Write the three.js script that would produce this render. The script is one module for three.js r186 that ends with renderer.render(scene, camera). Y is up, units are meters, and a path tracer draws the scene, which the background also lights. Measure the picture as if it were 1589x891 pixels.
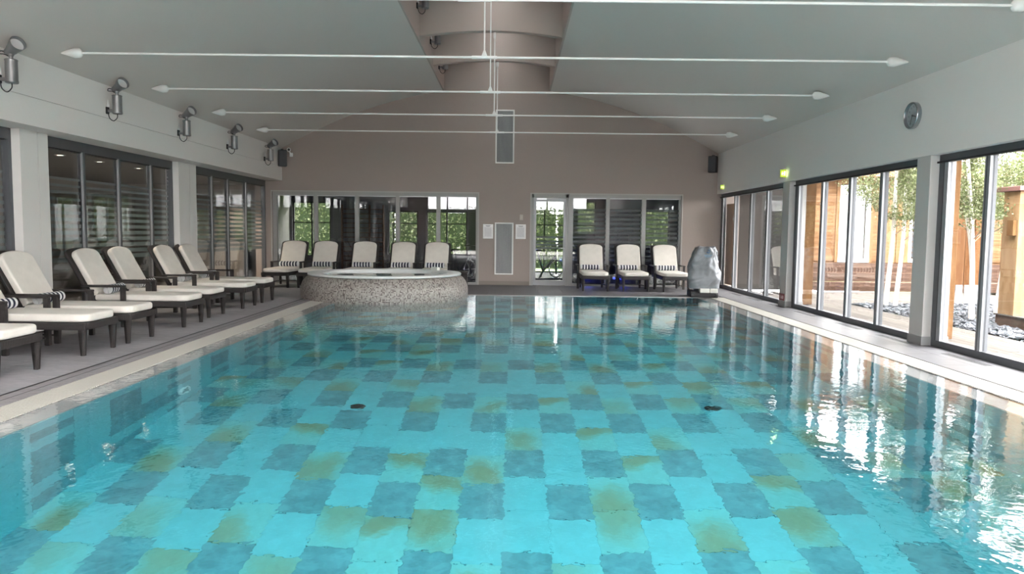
import * as THREE from 'three';
import { mergeGeometries } from 'three/addons/utils/BufferGeometryUtils.js';
import { RoundedBoxGeometry } from 'three/addons/geometries/RoundedBoxGeometry.js';
import { RectAreaLightUniformsLib } from 'three/addons/lights/RectAreaLightUniformsLib.js';

// ---------------------------------------------------------------- camera, sky, exposure
const scene = new THREE.Scene();
const renderer = new THREE.WebGLRenderer({ antialias: true });
renderer.toneMapping = THREE.LinearToneMapping;
renderer.toneMappingExposure = 2.85;
renderer.shadowMap.enabled = true;
RectAreaLightUniformsLib.init();

const FOCAL = 1150, IMG_W = 1589, IMG_H = 891;
const camera = new THREE.PerspectiveCamera(2 * Math.atan(IMG_H / 2 / FOCAL) * 180 / Math.PI, IMG_W / IMG_H, 0.05, 400);
camera.position.set(0, 1.5, 0);
{
  // the room's long axis vanishes at (797, 359) in the 1589 x 891 frame; the phone is rolled by 0.63 degrees
  const away = new THREE.Vector3((797 - IMG_W / 2) / FOCAL, -(359 - IMG_H / 2) / FOCAL, -1).normalize();
  const wz = away.clone().negate(), roll = 0.63 * Math.PI / 180;
  const wx = new THREE.Vector3(Math.cos(roll), -Math.sin(roll), 0); wx.addScaledVector(wz, -wx.dot(wz)).normalize();
  const wy = new THREE.Vector3().crossVectors(wz, wx);
  const m = new THREE.Matrix4().makeBasis(wx, wy, wz).transpose();
  camera.quaternion.setFromRotationMatrix(m);
}
scene.add(camera);

function rng(seed) { let a = seed >>> 0; return () => { a = (a + 0x6D2B79F5) | 0; let t = Math.imul(a ^ (a >>> 15), 1 | a); t = (t + Math.imul(t ^ (t >>> 7), 61 | t)) ^ t; return ((t ^ (t >>> 14)) >>> 0) / 4294967296; }; }
// periodic value noise, period p cells
function vnoise(seed, p) {
  const r = rng(seed), g = new Float32Array(p * p); for (let i = 0; i < g.length; i++) g[i] = r();
  return (u, v) => {
    u = ((u % 1) + 1) % 1 * p; v = ((v % 1) + 1) % 1 * p;
    const i = Math.floor(u), j = Math.floor(v), f = u - i, h = v - j, s = f * f * (3 - 2 * f), t = h * h * (3 - 2 * h);
    const a = g[(j % p) * p + i % p], b = g[(j % p) * p + (i + 1) % p], c = g[((j + 1) % p) * p + i % p], d = g[((j + 1) % p) * p + (i + 1) % p];
    return (a + (b - a) * s) * (1 - t) + (c + (d - c) * s) * t;
  };
}
function fbm(seed, p, oct) { const ns = []; for (let k = 0; k < oct; k++) ns.push(vnoise(seed + k * 17, p << k)); return (u, v) => { let s = 0, a = 0.5, w = 0; for (const n of ns) { s += a * n(u, v); w += a; a *= 0.5; } return s / w; }; }

// overcast sky: an even bright cloud layer, a little brighter towards the zenith
{
  const w = 512, h = 256, d = new Float32Array(w * h * 4), n = fbm(5, 6, 4);
  for (let j = 0; j < h; j++) for (let i = 0; i < w; i++) {
    const el = (j + 0.5) / h - 0.5, up = Math.max(0, Math.sin(el * Math.PI));
    const c = (0.75 + 0.5 * up) * (0.86 + 0.28 * n(i / w, j / h));
    const k = (j * w + i) * 4; d[k] = c; d[k + 1] = c; d[k + 2] = c; d[k + 3] = 1;
  }
  const sky = new THREE.DataTexture(d, w, h, THREE.RGBAFormat, THREE.FloatType);
  sky.mapping = THREE.EquirectangularReflectionMapping; sky.magFilter = THREE.LinearFilter; sky.minFilter = THREE.LinearFilter; sky.needsUpdate = true;
  scene.background = sky; scene.backgroundIntensity = 9.0;
}

// ---------------------------------------------------------------- helpers
const R = rng(2024), PI = Math.PI;
const taken = {};
function numbered(name) { const n = taken[name] = (taken[name] ?? -1) + 1; return n ? `${name}_${String(n).padStart(3, '0')}` : name; }
function mesh(name, geo, mat, parent) { const m = new THREE.Mesh(geo, mat); m.name = name; m.castShadow = m.receiveShadow = true; parent.add(m); return m; }
function tag(o, label, category, group, kind) { o.userData.label = label; if (category) o.userData.category = category; if (group) o.userData.group = group; if (kind) o.userData.kind = kind; return o; }
function thing(name, label, category, pos = [0, 0, 0], turn = 0, group) {
  const o = new THREE.Group(); o.name = numbered(name); o.position.set(...pos); o.rotation.y = turn; scene.add(o); return tag(o, label, category, group);
}
function single(name, geo, mat, label, category, group) { return tag(mesh(numbered(name), geo, mat, scene), label, category, group); }
function struct(name, label, category, geo, mat) {
  const o = geo ? mesh(numbered(name), geo, mat, scene) : new THREE.Group(); if (!geo) { o.name = numbered(name); scene.add(o); }
  return tag(o, label, category, null, 'structure');
}
// uv in metres from the dominant axis of each face
function boxUV(g, s = 1, ou = 0, ov = 0) {
  if (g.index) g = g.toNonIndexed();
  const p = g.attributes.position, uv = new Float32Array(p.count * 2), a = new THREE.Vector3(), b = new THREE.Vector3(), c = new THREE.Vector3(), n = new THREE.Vector3();
  for (let i = 0; i < p.count; i += 3) {
    a.fromBufferAttribute(p, i); b.fromBufferAttribute(p, i + 1); c.fromBufferAttribute(p, i + 2);
    n.crossVectors(b.clone().sub(a), c.clone().sub(a)); const x = Math.abs(n.x), y = Math.abs(n.y), z = Math.abs(n.z);
    [a, b, c].forEach((q, k) => { const [u, v] = x >= y && x >= z ? [q.z, q.y] : y >= z ? [q.x, q.z] : [q.x, q.y]; uv[(i + k) * 2] = u / s + ou; uv[(i + k) * 2 + 1] = v / s + ov; });
  }
  g.setAttribute('uv', new THREE.BufferAttribute(uv, 2)); return g;
}
const box = (x0, x1, y0, y1, z0, z1, s = 1) => boxUV(new THREE.BoxGeometry(Math.abs(x1 - x0), Math.abs(y1 - y0), Math.abs(z1 - z0)).translate((x0 + x1) / 2, (y0 + y1) / 2, (z0 + z1) / 2), s);
const rbox = (x0, x1, y0, y1, z0, z1, r = 0.01, seg = 1) => boxUV(new RoundedBoxGeometry(Math.abs(x1 - x0), Math.abs(y1 - y0), Math.abs(z1 - z0), seg, r).translate((x0 + x1) / 2, (y0 + y1) / 2, (z0 + z1) / 2));
const cyl = (r0, r1, h, seg = 20, open = false) => new THREE.CylinderGeometry(r0, r1, h, seg, 1, open);
function rod(a, b, r, seg = 12) { const A = new THREE.Vector3(...a), B = new THREE.Vector3(...b), d = B.clone().sub(A), g = cyl(r, r, d.length(), seg); g.applyQuaternion(new THREE.Quaternion().setFromUnitVectors(new THREE.Vector3(0, 1, 0), d.clone().normalize())); return g.translate((A.x + B.x) / 2, (A.y + B.y) / 2, (A.z + B.z) / 2); }
const tube = (pts, r, seg = 24, rad = 8) => new THREE.TubeGeometry(new THREE.CatmullRomCurve3(pts.map((p) => new THREE.Vector3(...p))), seg, r, rad);
function merge(list) { return mergeGeometries(list.map((g) => { const q = g.index ? g.toNonIndexed() : g; for (const k of Object.keys(q.attributes)) if (!['position', 'normal', 'uv'].includes(k)) q.deleteAttribute(k); return q; })); }
function extrude(pts, depth, opt = {}) { const s = Array.isArray(pts) === false ? pts : new THREE.Shape(pts.map((p) => new THREE.Vector2(...p))); return new THREE.ExtrudeGeometry(s, { depth, bevelEnabled: false, curveSegments: 16, ...opt }); }

// ---------------------------------------------------------------- textures and materials
function dataTex(w, h, fn, srgb = true) {
  const d = new Uint8Array(w * h * 4);
  for (let j = 0; j < h; j++) for (let i = 0; i < w; i++) { const c = fn(i / w, j / h, i, j), k = (j * w + i) * 4; for (let q = 0; q < 3; q++) d[k + q] = Math.max(0, Math.min(255, (Array.isArray(c) ? c[q] : c) * 255)); d[k + 3] = 255; }
  const t = new THREE.DataTexture(d, w, h); t.wrapS = t.wrapT = THREE.RepeatWrapping; t.magFilter = THREE.LinearFilter; t.minFilter = THREE.LinearMipmapLinearFilter; t.generateMipmaps = true;
  if (srgb) t.colorSpace = THREE.SRGBColorSpace; t.needsUpdate = true; return t;
}
function canvasTex(w, h, draw) { const c = document.createElement('canvas'); c.width = w; c.height = h; draw(c.getContext('2d'), w, h); const t = new THREE.CanvasTexture(c); t.colorSpace = THREE.SRGBColorSpace; return t; }
const rep = (t, x, y = x) => { const c = t.clone(); c.repeat.set(x, y); c.needsUpdate = true; return c; };
const std = (o) => new THREE.MeshStandardMaterial(o), phys = (o) => new THREE.MeshPhysicalMaterial(o);
const lin = (r, g, b) => new THREE.Color().setRGB(r, g, b);

const nA = fbm(11, 8, 5), nB = fbm(23, 4, 5), nC = fbm(37, 16, 3);
const plasterBump = dataTex(512, 512, (u, v) => nC(u, v) * 0.5 + nC(u * 3, v * 3) * 0.5, false);
const plaster = (c, b = 0.0012) => std({ color: c, roughness: 0.9, bumpMap: rep(plasterBump, 0.8), bumpScale: b });
const M = {};
M.white = plaster(lin(0.75, 0.72, 0.695));
M.ceil = plaster(lin(0.61, 0.565, 0.53));
M.taupe = plaster(lin(0.365, 0.308, 0.28), 0.002);
M.rodWhite = std({ color: lin(0.82, 0.82, 0.80), roughness: 0.45 });
M.frameDark = std({ color: lin(0.11, 0.115, 0.125), roughness: 0.45, metalness: 0.3 });
M.frameMid = std({ color: lin(0.30, 0.30, 0.31), roughness: 0.42, metalness: 0.35 });
M.silver = std({ color: lin(0.60, 0.61, 0.63), roughness: 0.35, metalness: 0.55 });
M.stile = std({ color: lin(0.30, 0.31, 0.325), roughness: 0.4, metalness: 0.4 });
M.frameLight = std({ color: lin(0.36, 0.355, 0.345), roughness: 0.5, metalness: 0.2 });
M.glass = phys({ color: 0xffffff, transmission: 1, thickness: 0, roughness: 0.0, ior: 1.5 });
M.frost = phys({ color: lin(0.30, 0.36, 0.36), transmission: 0.7, thickness: 0, roughness: 0.6, ior: 1.45 });
M.frostFaint = phys({ color: lin(0.62, 0.66, 0.66), transmission: 0.93, thickness: 0, roughness: 0.4, ior: 1.3 });
M.black = std({ color: lin(0.018, 0.018, 0.02), roughness: 0.55 });
M.darkGrey = std({ color: lin(0.05, 0.05, 0.055), roughness: 0.6 });
M.chrome = std({ color: lin(0.7, 0.7, 0.7), roughness: 0.2, metalness: 1 });
M.paper = std({ color: lin(0.75, 0.75, 0.74), roughness: 0.6 });
M.steel = phys({ color: lin(0.28, 0.28, 0.285), roughness: 0.38, metalness: 0.75 });

// wicker: over-and-under strands
const wickB = dataTex(256, 256, (u, v) => { const a = u * 16, b = v * 16, i = Math.floor(a), j = Math.floor(b), f = a - i, g = b - j; const over = (i + j) % 2; return over ? Math.sin(f * PI) * (0.55 + 0.45 * Math.sin(g * PI)) : Math.sin(g * PI) * (0.55 + 0.45 * Math.sin(f * PI)); }, false);
const wickC = dataTex(256, 256, (u, v) => { const a = u * 16, b = v * 16, i = Math.floor(a), j = Math.floor(b), f = a - i, g = b - j; const over = (i + j) % 2, e = over ? Math.sin(f * PI) : Math.sin(g * PI), k = 0.62 + 0.38 * Math.min(1, e * 2.2); return [0.205 * k, 0.185 * k, 0.183 * k]; });
M.wicker = std({ map: rep(wickC, 5), bumpMap: rep(wickB, 5), bumpScale: 0.004, roughness: 0.5 });
const fabB = dataTex(512, 512, (u, v) => 0.5 + 0.2 * Math.sin(u * 2 * PI * 128) + 0.2 * Math.sin(v * 2 * PI * 128) + 0.04 * (nB(u, v) - 0.5), false);
const fabC = dataTex(512, 512, (u, v) => { const k = 0.97 + 0.05 * nA(u, v); return [0.92 * k, 0.895 * k, 0.86 * k]; });
M.cushion = phys({ map: rep(fabC, 1.4), bumpMap: rep(fabB, 1.4), bumpScale: 0.003, roughness: 0.92, sheen: 0.3, sheenRoughness: 0.6, sheenColor: lin(0.8, 0.78, 0.74) });
const towelC = dataTex(512, 64, (u, v) => { const s = (u * 6.5) % 1, k = 0.93 + 0.1 * nC(u * 4, v); return s < 0.5 ? [0.93 * k, 0.93 * k, 0.93 * k] : [0.16 * k, 0.17 * k, 0.25 * k]; });
const towelB = dataTex(256, 256, (u, v) => nC(u * 6, v * 6), false);
M.towel = std({ map: towelC, bumpMap: towelB, bumpScale: 0.004, roughness: 1 });

// stones of the deck
const stoneC = dataTex(1024, 1024, (u, v) => { const a = nA(u, v * 3), b = nC(u * 2, v * 9), s = 0.84 + 0.24 * a + 0.1 * (b - 0.5); return [0.66 * s, 0.65 * s, 0.665 * s]; });
const stoneL = dataTex(1024, 1024, (u, v) => { const s = 0.93 + 0.1 * nA(u, v) + 0.05 * (nC(u * 3, v * 3) - 0.5); return [0.42 * s, 0.416 * s, 0.425 * s]; });
M.deckGrey = std({ map: stoneC, bumpMap: rep(plasterBump, 1), bumpScale: 0.0008, roughness: 0.55 });
M.deckGrey2 = std({ map: stoneC, color: lin(0.88, 0.88, 0.88), bumpMap: rep(plasterBump, 1), bumpScale: 0.0008, roughness: 0.5 });
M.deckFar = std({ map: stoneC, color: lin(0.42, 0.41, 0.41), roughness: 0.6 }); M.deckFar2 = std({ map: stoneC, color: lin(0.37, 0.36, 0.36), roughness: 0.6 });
M.deckPale = std({ map: stoneL, roughness: 0.42, bumpMap: rep(plasterBump, 1), bumpScale: 0.0005 });
M.curb = std({ map: stoneC, color: lin(0.72, 0.70, 0.69), roughness: 0.5 });
M.joint = std({ color: lin(0.12, 0.12, 0.12), roughness: 0.9 });
M.jointPale = std({ color: lin(0.42, 0.42, 0.42), roughness: 0.9 });
M.grate = std({ color: lin(0.40, 0.385, 0.345), roughness: 0.5 });
M.grateDark = std({ color: lin(0.08, 0.08, 0.075), roughness: 0.8 });
M.lip = std({ color: lin(0.42, 0.42, 0.415), roughness: 0.6 });

// pool tiles
const tileN = fbm(71, 8, 5), tileM = fbm(91, 24, 3);
const tileLight = dataTex(512, 512, (u, v) => { const s = 0.94 + 0.1 * tileN(u, v) + 0.05 * (tileM(u, v) - 0.5); return [0.51 * s, 0.715 * s, 0.755 * s]; });
const tileDark = dataTex(512, 512, (u, v) => { const s = 0.82 + 0.3 * tileN(u, v) + 0.16 * (tileM(u, v) - 0.5); return [0.45 * s, 0.585 * s, 0.63 * s]; });
// sixteen stained stones in a 4 x 4 sheet: blurred iron-brown clouds, often gathered at one edge
const stainR = rng(404), stainSpec = Array.from({ length: 16 }, () => ({ cx: 0.15 + 0.7 * stainR(), cy: stainR() < 0.5 ? 0.1 + 0.25 * stainR() : 0.55 + 0.4 * stainR(), rx: 0.35 + 0.45 * stainR(), ry: 0.2 + 0.35 * stainR(), k: 0.3 + 0.6 * stainR(), rot: stainR() * 1.6 - 0.8 }));
const stainN = fbm(131, 6, 5);
const tileStain = dataTex(1024, 1024, (u, v) => {
  const s = stainSpec[Math.floor(v * 4) * 4 + Math.floor(u * 4)], x = (u * 4) % 1, y = (v * 4) % 1;
  let dx = x - s.cx, dy = y - s.cy; const c = Math.cos(s.rot), q = Math.sin(s.rot);[dx, dy] = [dx * c + dy * q, -dx * q + dy * c];
  const w = 1.1 * (stainN(u * 2, v * 2) - 0.5), d = Math.sqrt((dx / s.rx) ** 2 + (dy / s.ry) ** 2) + w;
  const f = Math.max(0, Math.min(1, 0.75 * (1.6 - d))); const a = s.k * f * f * (3 - 2 * f) + 0.06 + 0.12 * tileN(u * 3, v * 3), g = 0.95 + 0.1 * tileN(u * 4, v * 4);
  return [(0.54 + (0.585 - 0.54) * a) * g, (0.735 + (0.54 - 0.735) * a) * g, (0.76 + (0.435 - 0.76) * a) * g];
});
M.tileLight = std({ map: tileLight, roughness: 0.6 });
M.tileDark = std({ map: tileDark, roughness: 0.6 });
M.tileStain = std({ map: tileStain, roughness: 0.6 });
M.grout = std({ color: lin(0.24, 0.46, 0.5), roughness: 0.8 });

// water: ripples of a few centimetres to a third of a metre
const rip = (() => { const r = rng(77), ws = []; for (let k = 0; k < 60; k++) { const kk = 10 + Math.pow(r(), 1.4) * 70, an = r() * 2 * PI; ws.push([Math.round(kk * Math.cos(an)), Math.round(kk * Math.sin(an)), r() * 6.28, 1 / Math.pow(kk, 1.15)]); } let t = 0; ws.forEach((w) => t += w[3]); return dataTex(1024, 1024, (u, v) => { let s = 0; for (const [a, b, p, m] of ws) s += m * Math.sin(2 * PI * (a * u + b * v) + p); return 0.5 + 0.9 * s / t; }, false); })();
M.water = phys({ color: 0xffffff, transmission: 1, thickness: 1.5, roughness: 0.0, ior: 1.333, attenuationColor: lin(0.80, 0.982, 0.992), attenuationDistance: 1.0, bumpMap: rip, bumpScale: 0.0015 });
M.spaWater = phys({ color: 0xffffff, transmission: 1, thickness: 0.3, roughness: 0.0, ior: 1.333, attenuationColor: lin(0.75, 0.95, 0.96), attenuationDistance: 1.0, bumpMap: rip, bumpScale: 0.001 });

// woods
function woodTex(seed, base, dark, rings) { const n = fbm(seed, 4, 5), f = fbm(seed + 3, 32, 3); return dataTex(512, 512, (u, v) => { const w = Math.sin((u * rings + 1.6 * n(u, v * 0.5)) * 2 * PI) * 0.5 + 0.5, g = f(u * 2, v * 0.25), k = Math.min(1, 0.55 * w + 0.5 * g); return base.map((c, i) => c + (dark[i] - c) * k); }); }
const cedarT = woodTex(201, [0.565, 0.455, 0.34], [0.465, 0.345, 0.245], 5), honeyT = woodTex(221, [0.48, 0.365, 0.25], [0.405, 0.29, 0.185], 4), brownT = woodTex(241, [0.42, 0.34, 0.295], [0.29, 0.225, 0.19], 6), blondT = woodTex(281, [0.62, 0.515, 0.395], [0.545, 0.43, 0.31], 4), paleT = woodTex(261, [0.40, 0.38, 0.36], [0.32, 0.30, 0.28], 6);
const wood = (t, c = 0xffffff, rot = 0) => { const q = rep(t, 1.3, 1.3); q.rotation = rot; return phys({ map: q, color: c, roughness: 0.9, specularIntensity: 0.15 }); };
M.cedarH = wood(cedarT, 0xffffff, PI / 2); M.cedarH2 = wood(cedarT, lin(0.85, 0.82, 0.8), PI / 2); M.cedarV = wood(cedarT); M.cedarV2 = wood(cedarT, lin(0.82, 0.78, 0.74)); M.honey = wood(honeyT); M.brownH = wood(brownT, 0xffffff, PI / 2); M.brownV = wood(brownT); M.paleZ = wood(paleT); M.paleZ2 = wood(paleT, lin(0.88, 0.87, 0.86));
M.cedarFence = wood(cedarT, lin(0.72, 0.6, 0.52));

// ---------------------------------------------------------------- the hall
const ZF = -20.5, ZB = 3.5;                       // far wall face, wall behind the camera
const XL = -6.37, XR = 5.58, XC = -0.42;          // left beam face, right wall face, ridge
const vaultY = (x) => 5.4 - 0.048 * (x - XC) ** 2;
const WELL0 = -1.93, WELL1 = 0.93, WELLTOP = 6.9;
const POOL = { x0: -3.64, x1: 4.28, lip0: -3.9, lip1: 4.6, z0: -1.5, z1: -17.25 };
const WX = -6.9, RX = 5.74;                       // glass planes left and right

// ceiling: two curved slabs either side of the ridge well
for (const [a, b, side] of [[XL - 0.5, WELL0 - 0.03, 'left'], [WELL1 + 0.03, XR + 0.4, 'right']]) {
  const pts = []; for (let i = 0; i <= 28; i++) { const x = a + (b - a) * i / 28; pts.push([x, vaultY(x)]); }
  for (let i = 28; i >= 0; i--) { const x = a + (b - a) * i / 28; pts.push([x, vaultY(x) + 0.25]); }
  struct(`ceiling_${side}`, `pale grey-green curved vault ceiling on the ${side} of the ridge well`, 'ceiling', boxUV(extrude(pts, ZB - ZF + 0.3).translate(0, 0, ZF - 0.15)), M.ceil);
}
// ridge well: side walls, cross panels with arched lower edges, roof light on top
{
  const w = struct('ceiling_well', 'taupe ridge well running along the vault with a glazed roof light', 'ceiling');
  mesh('side_wall', box(WELL0 - 0.15, WELL0, vaultY(WELL0) - 0.005, WELLTOP, ZF, ZB), M.taupeWell = plaster(lin(0.42, 0.355, 0.32)), w);
  mesh('side_wall', box(WELL1, WELL1 + 0.15, vaultY(WELL1) - 0.005, WELLTOP, ZF, ZB), M.taupeWell, w);
  const o0 = XC - 0.09, o1 = XC + 0.09;
  // a slim roof light over the far part, a full-width one over the near end above the viewer
  const zs = -5.4, n0 = WELL0 + 0.12, n1 = WELL1 - 0.12;
  for (const [a, b, za, zb] of [[WELL0 - 0.15, o0, ZF - 0.2, zs], [o1, WELL1 + 0.15, ZF - 0.2, zs], [WELL0 - 0.15, n0, zs, ZB + 0.2], [n1, WELL1 + 0.15, zs, ZB + 0.2]]) mesh('well_top', box(a, b, WELLTOP, WELLTOP + 0.15, za, zb), M.taupeWell, w);
  mesh('pane', box(o0, o1, WELLTOP + 0.06, WELLTOP + 0.08, ZF - 0.2, zs), M.glass, w);
  for (const z of [-5.4, -3.2, -1.0, 1.2]) { mesh('pane', box(n0, n1, WELLTOP + 0.06, WELLTOP + 0.08, z + 0.03, z > 1 ? ZB + 0.2 : z + 2.17), M.glass, w); mesh('glazing_bar', box(n0, n1, WELLTOP, WELLTOP + 0.12, z - 0.03, z + 0.03), M.frameMid, w); }
  const s = new THREE.Shape(); s.moveTo(WELL0, WELLTOP); s.lineTo(WELL0, 5.37);
  for (let i = 1; i < 20; i++) { const t = i / 20, x = WELL0 + (WELL1 - WELL0) * t; s.lineTo(x, 5.37 + 0.115 * (1 - (2 * t - 1) ** 2)); }
  s.lineTo(WELL1, 5.37); s.lineTo(WELL1, WELLTOP);
  const pg = boxUV(extrude(s, 0.16));
  for (const z of [2.3, -0.2, -2.7, -5.2, -7.7, -10.2, -12.7, -15.2, -17.8]) mesh('cross_panel', pg, M.taupeWell, w).position.z = z - 0.08;
}
// far wall with its two glazed openings
const FW = { a0: -6.66, a1: -0.985, b0: 0.48, b1: 4.62, top: 2.53, bot: 0.0 };
{
  const s = new THREE.Shape(); s.moveTo(-7.4, -0.4); s.lineTo(6.2, -0.4); s.lineTo(6.2, 7.1); s.lineTo(-7.4, 7.1); s.closePath();
  for (const [x0, x1] of [[FW.a0, FW.a1], [FW.b0, FW.b1]]) { const h = new THREE.Path(); h.moveTo(x0, FW.bot); h.lineTo(x0, FW.top); h.lineTo(x1, FW.top); h.lineTo(x1, FW.bot); h.closePath(); s.holes.push(h); }
  const w = struct('wall_far', 'taupe plastered gable wall at the far end of the pool hall', 'wall');
  mesh('plaster_face', boxUV(extrude(s, 0.3).translate(0, 0, ZF - 0.3)), M.taupe, w);
  const tm = M.trim = std({ color: lin(0.44, 0.42, 0.40), roughness: 0.6 });
  // pale slim casings round the openings
  for (const [x0, x1] of [[FW.a0, FW.a1], [FW.b0, FW.b1]]) mesh('casing', merge([box(x0 - 0.03, x0 + 0.005, 0, FW.top + 0.03, ZF, ZF + 0.015), box(x1 - 0.005, x1 + 0.03, 0, FW.top + 0.03, ZF, ZF + 0.015), box(x0, x1, FW.top - 0.005, FW.top + 0.03, ZF, ZF + 0.015)]), tm, w);
  const bb = struct('baseboard_far', 'low taupe skirting under the far wall grille', 'skirting', merge([box(FW.a1 + 0.04, FW.b0 - 0.04, 0.012, 0.12, ZF + 0.001, ZF + 0.02), box(FW.b1 + 0.04, RX, 0.012, 0.12, ZF + 0.001, ZF + 0.02)]), std({ color: lin(0.27, 0.235, 0.21), roughness: 0.7 }));
}
// wall behind the camera: a gable with a wide glazed front
{
  const s = new THREE.Shape(); s.moveTo(-7.4, -0.4); s.lineTo(6.2, -0.4); s.lineTo(6.2, 7.1); s.lineTo(-7.4, 7.1); s.closePath();
  const h = new THREE.Path(); h.moveTo(-5.2, 0); h.lineTo(-5.2, 4.3); h.lineTo(4.4, 4.3); h.lineTo(4.4, 0); h.closePath(); s.holes.push(h);
  struct('wall_back', 'taupe gable wall behind the viewer with a wide glazed front', 'wall', boxUV(extrude(s, 0.3).translate(0, 0, ZB)), M.taupe);
  const w = struct('window_1', 'wide glazed front of the hall behind the viewer', 'window');
  for (let i = 0; i <= 8; i++) { const x = -5.2 + 9.6 * i / 8; mesh('mullion', box(x - 0.04, x + 0.04, 0, 4.3, ZB + 0.1, ZB + 0.2), M.frameMid, w); }
  mesh('frame', merge([box(-5.2, 4.4, 0, 0.08, ZB + 0.1, ZB + 0.2), box(-5.2, 4.4, 2.6, 2.68, ZB + 0.1, ZB + 0.2), box(-5.2, 4.4, 4.22, 4.3, ZB + 0.1, ZB + 0.2)]), M.frameMid, w);
  for (let i = 0; i < 8; i++) { const x = -5.2 + 9.6 * i / 8; mesh('pane', box(x + 0.04, x + 1.16, 0.08, 4.22, ZB + 0.14, ZB + 0.16), M.glass, w); }
}
// side walls above the glazing, with a shadow joint on the left
{
  const w = struct('wall_left', 'light grey plaster beam above the left windows with a fine shadow joint', 'wall');
  mesh('lower_band', box(XL, XL - 0.75, 2.82, 3.185, ZF, ZB), M.white, w);
  mesh('upper_band', box(XL, XL - 0.75, 3.198, 4.0, ZF, ZB), M.white, w);
  mesh('joint_backing', box(XL - 0.02, XL - 0.7, 3.18, 3.2, ZF, ZB), M.white, w);
  struct('wall_right', 'light grey plaster wall above the right windows', 'wall', box(XR, XR + 0.55, 2.58, 4.0, ZF, ZB), M.white);
}
[[0, -0.6], [-5.1, -5.7], [-10.17, -10.78], [-14.95, -15.77]].forEach(([z0, z1], k) => {
  const l = struct('wall_pier_left', `light grey pier with a vertical joint between left windows, ${['behind the viewer', 'beside the viewer', 'nearer one in view', 'farther one in view'][k]}`, 'pier'), jm = z0 - (z0 - z1) * 0.62;
  mesh('pier_face', box(-6.72, -6.98, 0.01, 2.82, jm + 0.005, z0), M.white, l);
  mesh('pier_face', box(-6.72, -6.98, 0.01, 2.82, z1, jm - 0.005), M.white, l);
  mesh('pier_core', box(-6.74, -6.97, 0.01, 2.82, z1 + 0.01, z0 - 0.01), M.white, l);
});
[[0.15, -0.19], [-4.95, -5.29], [-10.04, -10.38], [-15.13, -15.5]].forEach(([r0, r1], k) => {
  const r = struct('wall_pier_right', `light grey pier on a dark plinth between right windows, ${['behind the viewer', 'beside the viewer', 'nearer one in view', 'farther one in view'][k]}`, 'pier');
  mesh('pier_face', rbox(XR, XR + 0.35, 0.01, 2.58, r1, r0, 0.012, 2), M.pierR ??= plaster(lin(0.5, 0.49, 0.478)), r);
  mesh('plinth', rbox(XR - 0.012, XR + 0.36, 0.005, 0.13, r1 - 0.01, r0 + 0.01, 0.004), M.plinth ??= std({ color: lin(0.26, 0.26, 0.26), roughness: 0.5 }), r);
});

// glazing along x = const walls: framed bays with four lights each
let winNo = 1;
function bay(side, za, zb, muls, label, bands) {
  const left = side === 'left', X = left ? WX : RX, top = left ? 2.82 : 2.58, fr = M.frameDark, d = left ? -1 : 1;
  const w = struct(`window_${++winNo}`, label, 'window');
  const ft = left ? 0.15 : 0.1, fb = 0.1;
  mesh('frame', merge([box(X - 0.04, X + 0.06, top - ft, top, za, zb), box(X - 0.04, X + 0.06, 0.01, fb, za, zb), box(X - 0.04, X + 0.06, fb, top - ft, za, za - 0.06), box(X - 0.04, X + 0.06, fb, top - ft, zb, zb + (left ? 0.06 : 0.13))]), fr, w);
  if (!left) { mesh('stile', box(X - 0.05, X - 0.02, fb, top - ft, zb + 0.135, zb + 0.225), M.stile, w); mesh('gasket', box(X - 0.052, X - 0.03, fb, top - ft, zb + 0.126, zb + 0.138), M.black, w); }
  mesh('head_rail', box(X - 0.055 * (left ? -1 : 1) - 0.02, X - 0.02, top - ft - 0.012, top - ft + 0.012, za, zb), M.black, w);
  const zs = [za - 0.06, ...muls, zb + 0.06];
  for (let i = 1; i < zs.length - 1; i++) {
    const z = zs[i];
    mesh('mullion', box(X - 0.045, X + 0.045, fb, top - ft, z - 0.035, z + 0.02), fr, w);
    mesh('stile', box(X - 0.05 * d, X - 0.02 * d, fb, top - ft, z + 0.022, z + (left ? 0.05 : -0.075)), left ? M.frameMid : M.stile, w);
    if (!left) mesh('gasket', box(X - 0.052 * d, X - 0.03 * d, fb, top - ft, z - 0.036, z - 0.046), M.black, w);
  }
  for (let i = 0; i < zs.length - 1; i++) {
    const p = mesh('pane', box(X - 0.006, X + 0.006, fb, top - ft, zs[i] - 0.02, zs[i + 1] + 0.02), M.glass, w);
    if (bands) for (let b = 0; b < 13; b++) { const y = 0.95 + b * 0.105; mesh('frosted_band', box(X - 0.0095, X - 0.0065, y, y + 0.072 - 0.003 * b, zs[i] - 0.03, zs[i + 1] + 0.03), M.frost, p); }
  }
}
bay('left', -5.7, -10.17, [-7.1, -8.2, -9.3], 'left window bay with frosted stripes, nearest the viewer', true);
bay('left', -10.78, -14.95, [-11.9, -12.97, -14.13], 'left window bay with frosted stripes, between the two grey piers', true);
bay('left', -15.77, ZF, [-16.95, -17.9, -19.1], 'left window bay with frosted stripes, next to the far wall', true);
bay('left', -0.6, -5.1, [-2.1, -3.2, -4.3], 'left window bay beside the viewer', true);
bay('left', ZB, 0, [2.4, 1.4, 0.4], 'left window bay behind the viewer', true);
bay('right', -5.29, -10.04, [-6.6, -7.8, -8.98], 'right sliding window bay with a timber post outside, nearest the viewer', false);
bay('right', -10.38, -15.13, [-11.56, -12.64, -13.77], 'right window bay looking out on the cedar house', false);
bay('right', -15.5, ZF, [-16.75, -17.9, -19.2], 'right window bay next to the far corner with dark glass', false);
bay('right', -0.19, -4.95, [-1.4, -2.6, -3.8], 'right window bay beside the viewer', false);
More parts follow.
